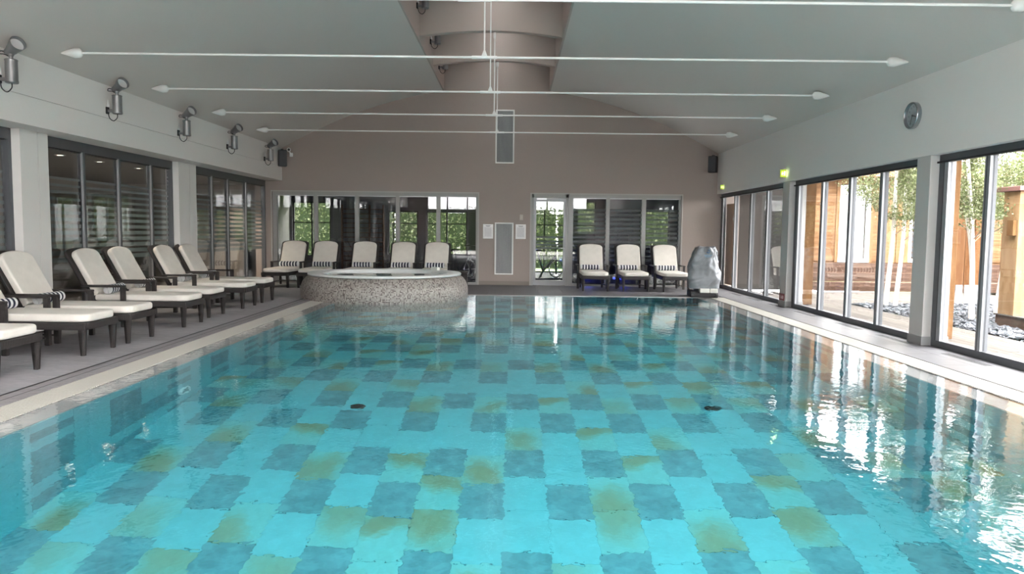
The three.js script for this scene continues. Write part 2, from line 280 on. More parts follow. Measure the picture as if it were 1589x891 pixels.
bay('right', ZB, 0.15, [2.4, 1.4, 0.4], 'right window bay behind the viewer', false);

// glazing of the far wall
function farBay(x0, x1, cuts, label, doorCut) {
  const w = struct(`window_${++winNo}`, label, 'window'), z0 = ZF - 0.16, z1 = ZF - 0.06;
  mesh('frame', merge([box(x0, x1, FW.top - 0.1, FW.top, z0, z1), box(x0, x1, 0.0, 0.07, z0, z1), box(x0, x0 + 0.12, 0.07, FW.top - 0.1, z0, z1), box(x1 - 0.06, x1, 0.07, FW.top - 0.1, z0, z1)]), M.frameLight, w);
  const xs = [x0 + 0.12, ...cuts.flat(), x1 - 0.06];
  cuts.forEach(([a, b]) => mesh('mullion', box(a, b, 0.07, FW.top - 0.1, z0 - 0.01, z1 + 0.01), M.frameLight, w));
  for (let i = 0; i < xs.length; i += 2) {
    mesh('pane', box(xs[i], xs[i + 1], 0.07, FW.top - 0.1, ZF - 0.115, ZF - 0.105), M.glass, w);
    mesh('glazing_bead', box(xs[i], xs[i + 1], FW.top - 0.115, FW.top - 0.1, ZF - 0.1, ZF - 0.05), M.silver, w);
  }
  return w;
}
farBay(FW.a0, FW.a1, [[-5.53, -5.42], [-4.39, -4.28], [-3.26, -3.16], [-2.14, -2.03]], 'five-light grey window in the far wall behind the spa');
const wr = farBay(1.52, FW.b1, [[2.545, 2.645], [3.535, 3.645]], 'three-light grey window in the far wall behind the right-hand loungers');
for (const [a, b] of [[1.64, 2.545], [2.645, 3.535], [3.645, 4.56]]) for (let k = 0; k < 12; k++) mesh('frosted_band', box(a, b, 0.7 + k * 0.125, 0.7 + k * 0.125 + 0.065, ZF - 0.104, ZF - 0.1015), M.frostFaint, wr);
{
  const d = struct('door_1', 'grey framed glass door in the far wall beside the wall grille', 'door');
  const z0 = ZF - 0.17, z1 = ZF - 0.05, x0 = FW.b0, x1 = 1.515;
  mesh('door_frame', merge([box(x0, x0 + 0.07, 0, FW.top, z0, z1), box(x1 - 0.07, x1, 0, FW.top, z0, z1), box(x0, x1, FW.top - 0.09, FW.top, z0, z1)]), M.frameLight, d);
  const lf = mesh('door_leaf', merge([box(x0 + 0.075, x0 + 0.14, 0.02, FW.top - 0.1, z0 + 0.02, z1 + 0.02), box(x1 - 0.14, x1 - 0.075, 0.02, FW.top - 0.1, z0 + 0.02, z1 + 0.02), box(x0 + 0.14, x1 - 0.14, 0.02, 0.15, z0 + 0.02, z1 + 0.02), box(x0 + 0.14, x1 - 0.14, FW.top - 0.2, FW.top - 0.1, z0 + 0.02, z1 + 0.02)]), M.frameMid, d);
  const p = mesh('pane', box(x0 + 0.14, x1 - 0.14, 0.15, FW.top - 0.2, ZF - 0.105, ZF - 0.095), M.glass, d);
  for (const y of [1.02, 1.11, 1.2, 1.32]) mesh('frosted_band', box(x0 + 0.14, x1 - 0.14, y, y + 0.055, ZF - 0.0945, ZF - 0.0925), M.frost, p);
  mesh('handle', merge([rod([x1 - 0.12, 1.05, ZF - 0.03], [x1 - 0.12, 1.05, ZF + 0.03], 0.012), rod([x1 - 0.12, 1.05, ZF + 0.03], [x1 - 0.25, 1.05, ZF + 0.03], 0.012)]), M.chrome, lf);
  mesh('door_closer', box(x0 + 0.15, x0 + 0.42, FW.top - 0.16, FW.top - 0.11, z1 + 0.02, z1 + 0.07), M.silver, d);
}

// ---------------------------------------------------------------- deck and pool
function pieces(parent, name, geos, mats, list) { list.forEach(([x, y, z, g, m, rx, ry]) => { const p = mesh(name, geos[g], mats[m], parent); p.position.set(x, y, z); if (rx) p.rotation.x = rx; if (ry) p.rotation.y = ry; }); }
// left deck: grey slabs over a dark joint bed
{
  const f = struct('floor_left', 'grey stone deck under the loungers along the left windows', 'floor');
  mesh('bed', box(-7.15, -4.24, -0.25, -0.002, ZF, ZB), M.joint, f);
  const geos = [0, 1, 2, 3].map((k) => boxUV(new THREE.BoxGeometry(0.797, 0.03, 0.597), 1.0, k * 0.27, k * 0.61)), list = [];
  for (let i = 0; i < 3; i++) for (let j = 0; j < 40; j++) { const z = ZB - 0.3 - j * 0.6; if (z > ZF + 0.2) list.push([-4.51 - 0.4 - i * 0.8, -0.005, z, Math.floor(R() * 4), R() < 0.65 ? 0 : 1]); }
  pieces(f, 'slab', geos, [M.deckGrey, M.deckGrey2], list);
  mesh('rubber_joint', box(-4.508, -4.478, -0.03, 0.0112, ZF + 0.02, ZB), M.black, f); mesh('rubber_joint', box(-4.362, -4.354, -0.03, 0.0122, ZF + 0.02, ZB), M.darkGrey, f);
  const cg = [0, 1].map((k) => boxUV(new THREE.BoxGeometry(0.25, 0.03, 0.597), 1.0, k * 0.3, k * 0.7)), cl = [];
  for (let j = 0; j < 40; j++) { const z = ZB - 0.3 - j * 0.6; if (z > ZF + 0.2) cl.push([-4.35, -0.004, z, j % 2, 0]); }
  pieces(f, 'curb_stone', cg, [M.curb], cl);
}
// right deck: pale slabs, linear air grilles by the glass
{
  const f = struct('floor_right', 'pale stone deck along the right windows', 'floor');
  mesh('bed', box(4.93, 6.0, -0.25, -0.002, ZF, ZB), M.jointPale, f);
  const geos = [0, 1, 2, 3].map((k) => boxUV(new THREE.BoxGeometry(0.397, 0.03, 0.797), 1.0, k * 0.27, k * 0.61)), list = [];
  for (let i = 0; i < 2; i++) for (let j = 0; j < 31; j++) { const z = ZB - 0.4 - j * 0.8 + (i % 2) * 0.4; if (z > ZF + 0.3 && z < ZB - 0.3) list.push([4.93 + 0.2 + i * 0.4, -0.005, z, Math.floor(R() * 4), 0]); }
  pieces(f, 'slab', geos, [M.deckPale], list);
  for (const z of [-7.0, -8.9, -10.6, -12.1, -13.9, -15.4, -16.85, -18.25]) { const g = mesh('air_grille', box(5.44, 5.56, -0.01, 0.0115, z - 0.46, z + 0.46), M.frameMid, f); const sl = []; for (let k = 0; k < 5; k++) sl.push(box(5.452 + k * 0.022, 5.46 + k * 0.022, 0.011, 0.0135, z - 0.45, z + 0.45)); mesh('slot', merge(sl), M.black, g); }
  mesh('margin_slab', box(5.73 - 0.0, 5.985, -0.03, 0.009, ZF, ZB), M.deckPale, f);
}
// far deck and near deck
{
  const f = struct('floor_far', 'grey stone deck in front of the far wall', 'floor');
  mesh('bed', box(-4.24, 4.93, -2.7, -0.002, ZF - 0.02, POOL.z1), M.joint, f);
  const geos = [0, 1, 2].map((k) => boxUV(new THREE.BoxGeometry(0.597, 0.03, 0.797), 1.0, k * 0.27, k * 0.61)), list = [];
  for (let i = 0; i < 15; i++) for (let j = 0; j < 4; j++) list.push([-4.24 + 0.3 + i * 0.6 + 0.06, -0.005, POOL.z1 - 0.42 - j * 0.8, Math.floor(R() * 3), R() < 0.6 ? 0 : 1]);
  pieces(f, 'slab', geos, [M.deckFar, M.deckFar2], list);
  mesh('edge_stone', box(-3.9, 4.6, -0.03, 0.012, POOL.z1 - 0.02, POOL.z1 + 0.03), M.lip, f);
  const n = struct('floor_near', 'grey stone deck at the near end under the viewer', 'floor', box(-4.24, 4.93, -2.7, 0.01, POOL.z0, ZB), M.deckGrey);
}
// overflow gratings: short cross bars over a gutter
for (const [xa, xb, side] of [[-4.225, POOL.lip0, 'left'], [POOL.lip1, 4.925, 'right']]) {
  const g = struct(`floor_grating_${side}`, `cream overflow grating along the ${side} pool edge`, 'grating');
  mesh('gutter', merge([box(xa, xb, -0.2, -0.1, POOL.z1, POOL.z0), box(xa - 0.02, xa, -0.2, 0.0, POOL.z1, POOL.z0), box(xb, xb + 0.02, -2.5, -0.035, POOL.z1, POOL.z0)].slice(0, 2)), M.grateDark, g);
  const bars = []; for (let z = POOL.z1 + 0.012; z < POOL.z0; z += 0.036) bars.push(box(xa + 0.003, xb - 0.003, -0.03, 0.006, z - 0.0095, z + 0.0095));
  for (let k = 1; k < 9; k++) { const x = xa + (xb - xa) * k / 9; bars.push(box(x - 0.006, x + 0.006, -0.03, 0.0035, POOL.z1, POOL.z0)); }
  tag(mesh('grating_bars', merge(bars), M.grate, g), 'closely spaced cream plastic bars', null, null, 'stuff');
}
// pool shell
const floorY = (z) => z > -4.5 ? -2.15 : z < -14 ? -1.3 : -2.15 + 0.85 * (-4.5 - z) / 9.5;
{
  const f = struct('pool_floor', 'sloping pool floor of pale, dark and brown-stained stone tiles', 'pool floor');
  const slab = extrude([[1.4, -2.165], [4.5, -2.165], [14, -1.315], [17.3, -1.315], [17.3, -2.7], [1.4, -2.7]], POOL.x1 - POOL.x0 + 0.1).rotateY(PI / 2).translate(POOL.x0 - 0.05, 0, 0);
  mesh('screed', slab, M.grout, f);
  const TW = 0.363, TL = 0.56, X0 = -0.06, slope = Math.atan(0.85 / 9.5);
  const top = (u0, v0, su, sv) => { const g = boxUV(new THREE.BoxGeometry(TW - 0.002, 0.016, TL - 0.002)); const p = g.attributes.position, uv = g.attributes.uv; for (let i = 0; i < p.count; i++) uv.setXY(i, u0 + (p.getX(i) / TW + 0.5) * su, v0 + (p.getZ(i) / TL + 0.5) * sv); return g; };
  const plain = Array.from({ length: 9 }, (_, k) => top(k * 0.31, k * 0.17, 0.36, 0.56)), stain = Array.from({ length: 16 }, (_, k) => top((k % 4) / 4 + 0.004, Math.floor(k / 4) / 4 + 0.004, 0.242, 0.242));
  const all = [];
  for (let c = -10; c <= 11; c++) {
    const x = X0 + (c + 0.5) * TW; if (x < POOL.x0 - 0.1 || x > POOL.x1 + 0.1) continue;
    const even = ((c % 2) + 2) % 2 === 0, ph = even ? -6.43 : -5.74;         // near edge of a dark tile
    for (let r = -3; r < 24; r++) { const z = ph - (r + 0.5) * TL; if (z > POOL.z0 || z < POOL.z1 + 0.1) continue; const kind = ((r % 3) + 3) % 3; all.push({ x, z, kind: kind === 0 ? 'dark' : kind === 1 ? 'stain' : 'light' }); }
  }
  all.forEach((t) => { t.d = Math.hypot(t.x, t.z) + (t.z > -4.0 ? 100 : 0); t.v = Math.floor(R() * 144); t.y = floorY(t.z) - 0.004; t.rx = t.z < -4.5 && t.z > -14 ? slope : 0; t.m = t.kind === 'stain' && R() < 0.22 ? 'light' : t.kind === 'light' && R() < 0.10 ? 'stain' : t.kind; });
  all.sort((a, b) => a.d - b.d);
  const mats = { light: M.tileLight, dark: M.tileDark, stain: M.tileStain }, rest = { light: [], dark: [], stain: [] };
  all.forEach((t, i) => {
    const g = t.m === 'stain' ? stain[t.v % 16] : plain[t.v % 9];
    if (i < 300) { const m = mesh('tile', g, mats[t.m], f); m.position.set(t.x, t.y, t.z); m.rotation.x = t.rx; } else { const q = g.clone(); q.rotateX(t.rx); q.translate(t.x, t.y, t.z); rest[t.m].push(q); }
  });
  const far = mergeGeometries([merge(rest.light), merge(rest.dark), merge(rest.stain)], true);
  tag(mesh('far_tiles', far, [M.tileLight, M.tileDark, M.tileStain], f), 'stone tiles of the distant pool floor', null, null, 'stuff');
  for (const [x, z] of [[-1.71, -8.11], [2.25, -8.16]]) {
    const y = floorY(z); const d = thing('pool_drain', `round dark drain cover in the pool floor, the ${x < 0 ? 'left' : 'right'} one of two`, 'drain', [x, y + 0.004, z], 0, 'drains in the pool floor'); d.rotation.x = slope;
    const pts = [[0, 0.012], [0.075, 0.01], [0.09, 0.004], [0.092, -0.004], [0, -0.004]].map((p) => new THREE.Vector2(...p));
    mesh('cover', new THREE.LatheGeometry(pts.reverse(), 24), M.darkGrey, d); mesh('grid', merge([-0.05, -0.025, 0, 0.025, 0.05].map((q) => box(-0.06, 0.06, 0.011, 0.016, q - 0.004, q + 0.004))), M.black, d);
  }
}
function poolWall(name, label, place, len, horiz) {
  const w = struct(name, label, 'pool wall');
  const geos = Array.from({ length: 5 }, (_, k) => boxUV(new THREE.BoxGeometry(0.556, 0.241, 0.014), 1, k * 0.23, k * 0.41));
  const n = Math.ceil(len / 0.56), rr = rng(name.length * 31);
  for (let i = 0; i < n; i++) for (let j = 0; j < 9; j++) {
    const p = place((i + 0.5) * 0.56, -0.05 - (j + 0.5) * 0.245); if (!p) continue;
    const dark = i % 2 === 0 && (j % 2 === 1 || rr() < 0.1), t = mesh('tile', geos[Math.floor(rr() * 5)], dark ? M.tileDark : rr() < 0.06 ? M.tileDark : M.tileLight, w);
    t.position.set(p[0], p[1], p[2]); t.rotation.y = p[3];
  }
  return w;
}
{
  const L = poolWall('pool_wall_left', 'tiled left wall of the pool under water', (s, y) => { const z = POOL.z1 + s; return z < -4 && y > floorY(z) - 0.1 ? [POOL.x0 - 0.005, y, z, PI / 2] : null; }, 13.3);
  mesh('lip', box(POOL.lip0, POOL.x0 - 0.012, -2.6, -0.03, POOL.z1, POOL.z0), M.lip, L);
  const Rw = poolWall('pool_wall_right', 'tiled right wall of the pool under water', (s, y) => { const z = POOL.z1 + s; return z < -5 && y > floorY(z) - 0.1 ? [POOL.x1 + 0.005, y, z, -PI / 2] : null; }, 12.3);
  mesh('lip', box(POOL.x1 + 0.012, POOL.lip1, -2.6, -0.03, POOL.z1, POOL.z0), M.lip, Rw);
  poolWall('pool_wall_far', 'tiled far wall of the pool under water', (s, y) => { const x = POOL.x0 + s; return x < POOL.x1 && y > -1.35 ? [x, y, POOL.z1 + 0.005, 0] : null; }, 7.9);
  const ring = thing('inlet_ring', 'pale blue ring set in the left pool wall under water', 'pool fitting', [POOL.x0 + 0.012, -1.35, -8.1], PI / 2);
  mesh('ring', new THREE.TorusGeometry(0.115, 0.022, 10, 36), std({ color: lin(0.75, 0.82, 0.85), roughness: 0.5 }), ring); mesh('face', cyl(0.1, 0.1, 0.012, 28).rotateX(PI / 2), M.tileDark, ring);
}
// the water itself
{
  const g = boxUV(new THREE.BoxGeometry(POOL.lip1 - POOL.lip0 + 0.002, 2.66, POOL.z0 - POOL.z1 + 0.002), 2.2).translate((POOL.lip0 + POOL.lip1) / 2, -1.33, (POOL.z0 + POOL.z1) / 2);
  tag(mesh('pool_water', g, M.water, scene), 'clear turquoise water filling the swimming pool', 'water', null, 'stuff');
}

// ---------------------------------------------------------------- raised spa
{
  const SX = -2.88, SZ = -16.7;
  const mr = rng(9), mos = new Float32Array(128 * 128), tones = [[0.66, 0.63, 0.60], [0.60, 0.57, 0.55], [0.55, 0.52, 0.50], [0.72, 0.69, 0.66], [0.42, 0.37, 0.36], [0.33, 0.28, 0.28], [0.64, 0.61, 0.58]];
  for (let i = 0; i < mos.length; i++) { const q = mr(); mos[i] = q < 0.26 ? 0 : q < 0.46 ? 1 : q < 0.6 ? 2 : q < 0.7 ? 3 : q < 0.84 ? 4 : q < 0.93 ? 5 : 6; }
  const mosC = dataTex(1024, 1024, (u, v) => { const a = u * 128, b = v * 128, i = Math.floor(a), j = Math.floor(b), f = a - i, g = b - j; return f < 0.1 || g < 0.1 ? [0.62, 0.60, 0.58] : tones[mos[j * 128 + i]]; });
  const t = thing('spa', 'round raised spa clad in grey mosaic, standing half in the far left pool corner', 'spa', [SX, 0, SZ]);
  const prof = [[1.80, -1.4], [1.83, -0.2], [1.85, 0.0], [1.86, 0.15], [1.85, 0.26], [1.81, 0.36], [1.75, 0.44], [1.69, 0.485], [1.64, 0.495]].map((p) => new THREE.Vector2(...p));
  const side = new THREE.LatheGeometry(prof, 96); { const uv = side.attributes.uv, p = side.attributes.position; for (let i = 0; i < uv.count; i++) uv.setXY(i, uv.getX(i) * 11.65 / 3.2, p.getY(i) / 3.2); }
  mesh('mosaic_wall', side, std({ map: mosC, roughness: 0.45 }), t);
  const rim = [[1.60, 0.49], [1.70, 0.50], [1.705, 0.53], [1.69, 0.55], [1.50, 0.555], [1.40, 0.545], [1.385, 0.52], [1.38, 0.42], [1.30, 0.3], [1.0, 0.28], [0.95, 0.12], [0, 0.12]].map((p) => new THREE.Vector2(...p));
  mesh('rim_basin', new THREE.LatheGeometry(rim, 96), std({ color: lin(0.84, 0.84, 0.83), roughness: 0.3 }), t);
  const hl = mesh('headrest', rbox(-0.13, 0.13, 0.0, 0.09, -0.05, 0.05, 0.03, 3), std({ color: lin(0.85, 0.85, 0.82), roughness: 0.5 }), t); hl.position.set(1.02, 0.535, -1.02); hl.rotation.y = -0.8;
  const wpts = [[0, 0.15], [0.9, 0.15], [1.25, 0.32], [1.36, 0.44], [1.375, 0.505], [0, 0.505]].map((p) => new THREE.Vector2(...p));
  const wg = new THREE.LatheGeometry(wpts, 72); { const uv = wg.attributes.uv, p = wg.attributes.position; for (let i = 0; i < uv.count; i++) uv.setXY(i, p.getX(i) / 2.5, p.getZ(i) / 2.5); }
  tag(mesh('spa_water', wg, M.spaWater, scene), 'still water filling the round raised spa', 'water', null, 'stuff').position.set(SX, 0, SZ);
}

// ---------------------------------------------------------------- loungers
const L = {};                                           // lounger geometry: foot end at x = 0, head towards -x
{
  const leg = (x, z, y1, t0 = 0.025, t1 = 0.038) => boxUV(new THREE.CylinderGeometry(t1 * 1.414, t0 * 1.2, y1, 4).rotateY(PI / 4).translate(x, y1 / 2, z), 1);
  L.legs = [[-0.06, 0.31, 0.37], [-0.06, -0.31, 0.37], [-1.32, 0.29, 0.33], [-1.32, -0.29, 0.33]].map((a) => leg(...a));
  L.frame = merge([rbox(-1.43, -0.01, 0.30, 0.385, 0.29, 0.355, 0.012), rbox(-1.43, -0.01, 0.30, 0.385, -0.355, -0.29, 0.012), rbox(-0.075, 0.0, 0.30, 0.385, -0.32, 0.32, 0.012), rbox(-1.43, -1.37, 0.30, 0.37, -0.3, 0.3, 0.012), box(-1.38, -0.05, 0.345, 0.37, -0.28, 0.28)]);
  L.stretch = merge([rod([-1.32, 0.1, -0.27], [-1.32, 0.1, 0.27], 0.012, 8), rod([-1.32, 0.1, 0.27], [-0.92, 0.1, 0.335], 0.012, 8), rod([-1.32, 0.1, -0.27], [-0.92, 0.1, -0.335], 0.012, 8)]);
  const seat = new THREE.Shape(); const sw = 0.30, c = 0.1; seat.moveTo(-1.33, -sw); seat.lineTo(-0.06 - c, -sw); seat.quadraticCurveTo(-0.04, -sw, -0.035, -sw + c); seat.lineTo(-0.035, sw - c); seat.quadraticCurveTo(-0.04, sw, -0.06 - c, sw); seat.lineTo(-1.33, sw); seat.closePath();
  L.seat = boxUV(extrude(seat, 0.035, { bevelEnabled: true, bevelThickness: 0.03, bevelSize: 0.032, bevelSegments: 4, curveSegments: 8 }).rotateX(-PI / 2).translate(0, 0.418, 0));
  const arch = (w, h, r) => { const s = new THREE.Shape(); s.moveTo(-w, 0); s.lineTo(-w, h - r); s.quadraticCurveTo(-w * 0.95, h - r * 0.45, -w * 0.7, h - r * 0.25); s.quadraticCurveTo(0, h + r * 0.3, w * 0.7, h - r * 0.25); s.quadraticCurveTo(w * 0.95, h - r * 0.45, w, h - r); s.lineTo(w, 0); s.closePath(); return s; };
  L.backFrame = boxUV(extrude(arch(0.36, 0.875, 0.07), 0.03, { bevelEnabled: true, bevelThickness: 0.008, bevelSize: 0.008, bevelSegments: 1 }));
  L.backCush = boxUV(extrude(arch(0.285, 0.705, 0.08), 0.035, { bevelEnabled: true, bevelThickness: 0.028, bevelSize: 0.03, bevelSegments: 4 }));
  const arm = (s) => merge([rbox(-1.53, -0.885, 0.595, 0.63, s * 0.385 - 0.035, s * 0.385 + 0.035, 0.012, 2)]);
  L.arms = [arm(1), arm(-1)];
  L.posts = [1, -1].map((s) => merge([rbox(-0.955, -0.885, 0.0, 0.6, s * 0.385 - 0.03, s * 0.385 + 0.03, 0.012)]));
  L.piping = boxUV(new THREE.TorusGeometry(0.01, 0.004, 4, 6));
  // rolled towel: a spiral sheet, stripes across the roll
  const sp = [], inn = []; for (let i = 0; i <= 110; i++) { const a = i / 110 * 2 * PI * 4.2, r = 0.008 + 0.064 * i / 110; sp.push([r * Math.cos(a), r * Math.sin(a)]); inn.push([(r - 0.0095) * Math.cos(a), (r - 0.0095) * Math.sin(a)]); }
  const tg = extrude([...sp, ...inn.reverse()], 0.5).translate(0, 0, -0.25); const p = tg.attributes.position, uv = tg.attributes.uv; for (let i = 0; i < p.count; i++) uv.setXY(i, p.getZ(i) / 0.5 + 0.5, Math.atan2(p.getY(i), p.getX(i)) / 3);
  L.towel = tg;
}
function makeLounger(label, pos, turn, group, lean = 0.495) {
  const o = thing('sun_lounger', label, 'lounger', pos, turn, group);
  mesh('seat_frame', L.frame, M.wicker, o); L.legs.forEach((g) => mesh('leg', g, M.wicker, o)); mesh('stretcher', L.stretch, M.wicker, o);
  L.posts.forEach((g) => mesh('arm_post', g, M.wicker, o)); L.arms.forEach((g) => mesh('armrest', g, M.wicker, o));
  mesh('seat_cushion', L.seat, M.cushion, o);
  // the back: shape plane turned across the lounger and leaned towards the head end
  const b = new THREE.Group(); b.name = 'backrest'; b.position.set(-1.40, 0.375, 0); b.rotation.set(0, PI / 2, 0); o.add(b);
  const f = mesh('back_frame', L.backFrame, M.wicker, b); f.rotation.x = -lean; 
  const c = mesh('back_cushion', L.backCush, M.cushion, b); c.rotation.x = -lean; c.position.set(0, 0.10 * Math.cos(lean) + 0.065 * Math.sin(lean), -0.10 * Math.sin(lean) + 0.065 * Math.cos(lean));
  return o;
}
function makeTowel(label, pos, turn, group, dx = 0, spin = 0, tilt = 0) { const o = single('rolled_towel', L.towel, M.towel, label, 'towel', group); o.position.set(...pos); o.rotation.set(0, turn + tilt, 0); o.rotateZ(spin); return o; }
const ord = ['first', 'second', 'third', 'fourth', 'fifth', 'sixth', 'seventh'];
const leftZ = [-7.32, -8.78, -9.73, -11.34, -12.54, -13.99, -15.1];
leftZ.forEach((z, i) => {
  const x = -4.87 - [0.02, 0.02, 0, 0, 0.12, 0.08, 0.1][i];
  makeLounger(i === 0 ? 'cream cushioned wicker lounger cut off at the left picture edge' : `cream cushioned dark wicker lounger, ${ord[i]} from the front along the left windows`, [x, 0.01, z], (R() - 0.5) * 0.03, 'loungers along the left windows');
  if (i > 0) makeTowel(`rolled striped towel on the ${ord[i]} lounger from the front by the left windows`, [x - 1.235, 0.56, z + 0.03], 0, 'towels on the left loungers', 0, R() * 2, (R() - 0.5) * 0.2);
});
const farX = [-6.02, -5.13, -4.06, -3.02, -2.1];
farX.forEach((x, i) => {
  makeLounger(`cream cushioned wicker lounger behind the spa, ${ord[i]} from the left corner`, [x, 0.01, -18.66], -PI / 2 + (R() - 0.5) * 0.04, 'loungers behind the spa', 0.47);
  makeTowel(`rolled striped towel on the ${ord[i]} lounger from the left corner behind the spa`, [x, 0.56, -18.66 - 1.225], PI / 2, 'towels behind the spa', 0, R() * 2, (R() - 0.5) * 0.1);
});
[2.08, 3.1, 4.12].forEach((x, i) => {
  makeLounger(`cream cushioned wicker lounger right of the glass door, ${['nearest the door', 'middle of the three', 'nearest the grey cover'][i]}`, [x, 0.01, -18.62], -PI / 2 + (R() - 0.5) * 0.04, 'loungers right of the door', 0.47);
  makeTowel(`rolled striped towel on the lounger ${['nearest the glass door', 'in the middle of the right-hand three', 'nearest the grey cover'][i]}`, [x - 0.02, 0.56, -18.62 - 1.225], PI / 2, 'towels right of the door', 0, R() * 2, (R() - 0.5) * 0.1);
});
// dark wicker side table between the spa and the window
{
  const t = thing('side_table', 'low dark wicker side table beside the fifth lounger behind the spa', 'table', [-1.42, 0.01, -19.35]);
  mesh('table_body', merge([rbox(-0.22, 0.22, 0.06, 0.40, -0.22, 0.22, 0.02, 2)]), M.wicker, t); mesh('table_top', rbox(-0.24, 0.24, 0.40, 0.44, -0.24, 0.24, 0.012), M.wicker, t);
  for (const [a, b] of [[1, 1], [1, -1], [-1, 1], [-1, -1]]) mesh('foot', box(a * 0.19 - 0.02, a * 0.19 + 0.02, 0, 0.07, b * 0.19 - 0.02, b * 0.19 + 0.02), M.black, t);
}

// ---------------------------------------------------------------- tie rods under the vault
[-7.7, -10.2, -12.7, -15.2, -17.8].forEach((z, i) => {
  const y = 3.835, t = thing('tie_rod', `white steel tie rod with hanger across the vault, ${ord[i]} from the front`, 'tie rod', [XC, y, z], 0, 'tie rods under the vault');
  const half = Math.sqrt((5.4 - y) / 0.048) + 0.0;
  mesh('bar', rod([-half + 0.25, 0, 0], [half - 0.25, 0, 0], 0.0145, 10), M.rodWhite, t);
  for (const s of [-1, 1]) { const g = new THREE.LatheGeometry([[0, 0], [0.028, 0.0], [0.062, 0.03], [0.066, 0.1], [0.012, 0.28], [0, 0.29]].map((p) => new THREE.Vector2(...p)), 18).rotateZ(-s * PI / 2).translate(s * (half - 0.28), 0.0, 0); mesh('end_fitting', g, M.rodWhite, t); }
  mesh('hanger', rod([0, 0, 0], [0, 5.475 - y, 0], 0.011, 8), M.rodWhite, t);
  mesh('hanger_cap', merge([cyl(0.03, 0.024, 0.1, 12).translate(0, 5.42 - y, 0), cyl(0.024, 0.012, 0.03, 12).translate(0, 5.355 - y, 0)]), M.rodWhite, t);
  mesh('connector', merge([rod([-0.17, 0, 0], [0.17, 0, 0], 0.021, 10), cyl(0.012, 0.045, 0.09, 12).translate(0, 0.05, 0)]), M.rodWhite, t);
});

// ---------------------------------------------------------------- spotlights on brackets
const SP = (() => {
  const d = new THREE.Vector3(0.80, 0.36, 0.48).normalize(), q = new THREE.Quaternion().setFromUnitVectors(new THREE.Vector3(0, 1, 0), d);
  const head = new THREE.LatheGeometry([[0, -0.13], [0.052, -0.13], [0.058, -0.115], [0.062, -0.03], [0.068, -0.03], [0.072, 0.045], [0.082, 0.05], [0.092, 0.13], [0.086, 0.13], [0.078, 0.08]].map((p) => new THREE.Vector2(...p)), 24).applyQuaternion(q).translate(0.045, 0.425, 0.02);
  const lens = cyl(0.078, 0.078, 0.006, 24).translate(0, 0.086, 0).applyQuaternion(q).translate(0.045, 0.425, 0.02);
  return {
    body: new THREE.LatheGeometry([[0, -0.145], [0.066, -0.145], [0.074, -0.135], [0.074, -0.115], [0.07, -0.112], [0.07, 0.125], [0.074, 0.128], [0.074, 0.14], [0.066, 0.146], [0, 0.146]].map((p) => new THREE.Vector2(...p)), 28).translate(0, 0.15, 0), head, lens,
    neck: merge([cyl(0.022, 0.026, 0.06, 14).translate(0, 0.318, 0), boxUV(new THREE.SphereGeometry(0.034, 14, 10).translate(0.0, 0.352, 0))]),
    arm: merge([rbox(-0.165, -0.06, 0.035, 0.075, -0.02, 0.02, 0.006)]), plate: rbox(-0.17, -0.14, 0.005, 0.115, -0.032, 0.032, 0.008), cap: boxUV(new THREE.ConeGeometry(0.032, 0.14, 4).translate(-0.145, 0.18, 0)),
    cable: tube([[0, 0.005, 0], [-0.005, -0.05, 0], [-0.06, -0.1, 0.005], [-0.12, -0.06, 0.005], [-0.145, 0.03, 0.0]], 0.0065, 24, 6), cable2: tube([[-0.02, 0.335, 0.02], [-0.07, 0.35, 0.03], [-0.13, 0.36, 0.02], [-0.13, 0.395, 0.0], [-0.055, 0.385, -0.03]], 0.006, 20, 6),
  };
})();
M.lens = phys({ color: lin(0.6, 0.6, 0.6), roughness: 0.15, clearcoat: 1 });
function spot(label, pos, group, s = 1) {
  const t = thing('wall_spotlight', label, 'spotlight', pos, 0, group);
  mesh('body', SP.body, M.steel, t); const h = mesh('head', SP.head, M.steel, t); mesh('lens', SP.lens, M.lens, h); mesh('neck', SP.neck, M.steel, t); mesh('arm', SP.arm, M.steel, t); mesh('bracket', SP.plate, M.black, t);
  mesh('cable_cap', SP.cap, M.rodWhite, t); mesh('cable', SP.cable, M.black, t); mesh('cable', SP.cable2, M.black, t); return t;
}
[[-9.28, 3.245], [-11.72, 3.25], [-14.18, 3.225], [-16.58, 3.24], [-19.03, 3.21]].forEach(([z, y], i) => spot(`steel spotlight with black cable on the left wall, ${ord[i]} from the front`, [XL + 0.17, y, z], 'spotlights on the left wall'));
[[-14.72, 5.78], [-17.05, 5.68], [-18.95, 5.53]].forEach(([z, y], i) => spot(`steel spotlight inside the ridge well, ${ord[i]} from the front`, [WELL0 + 0.17, y, z], 'spotlights inside the ridge well'));

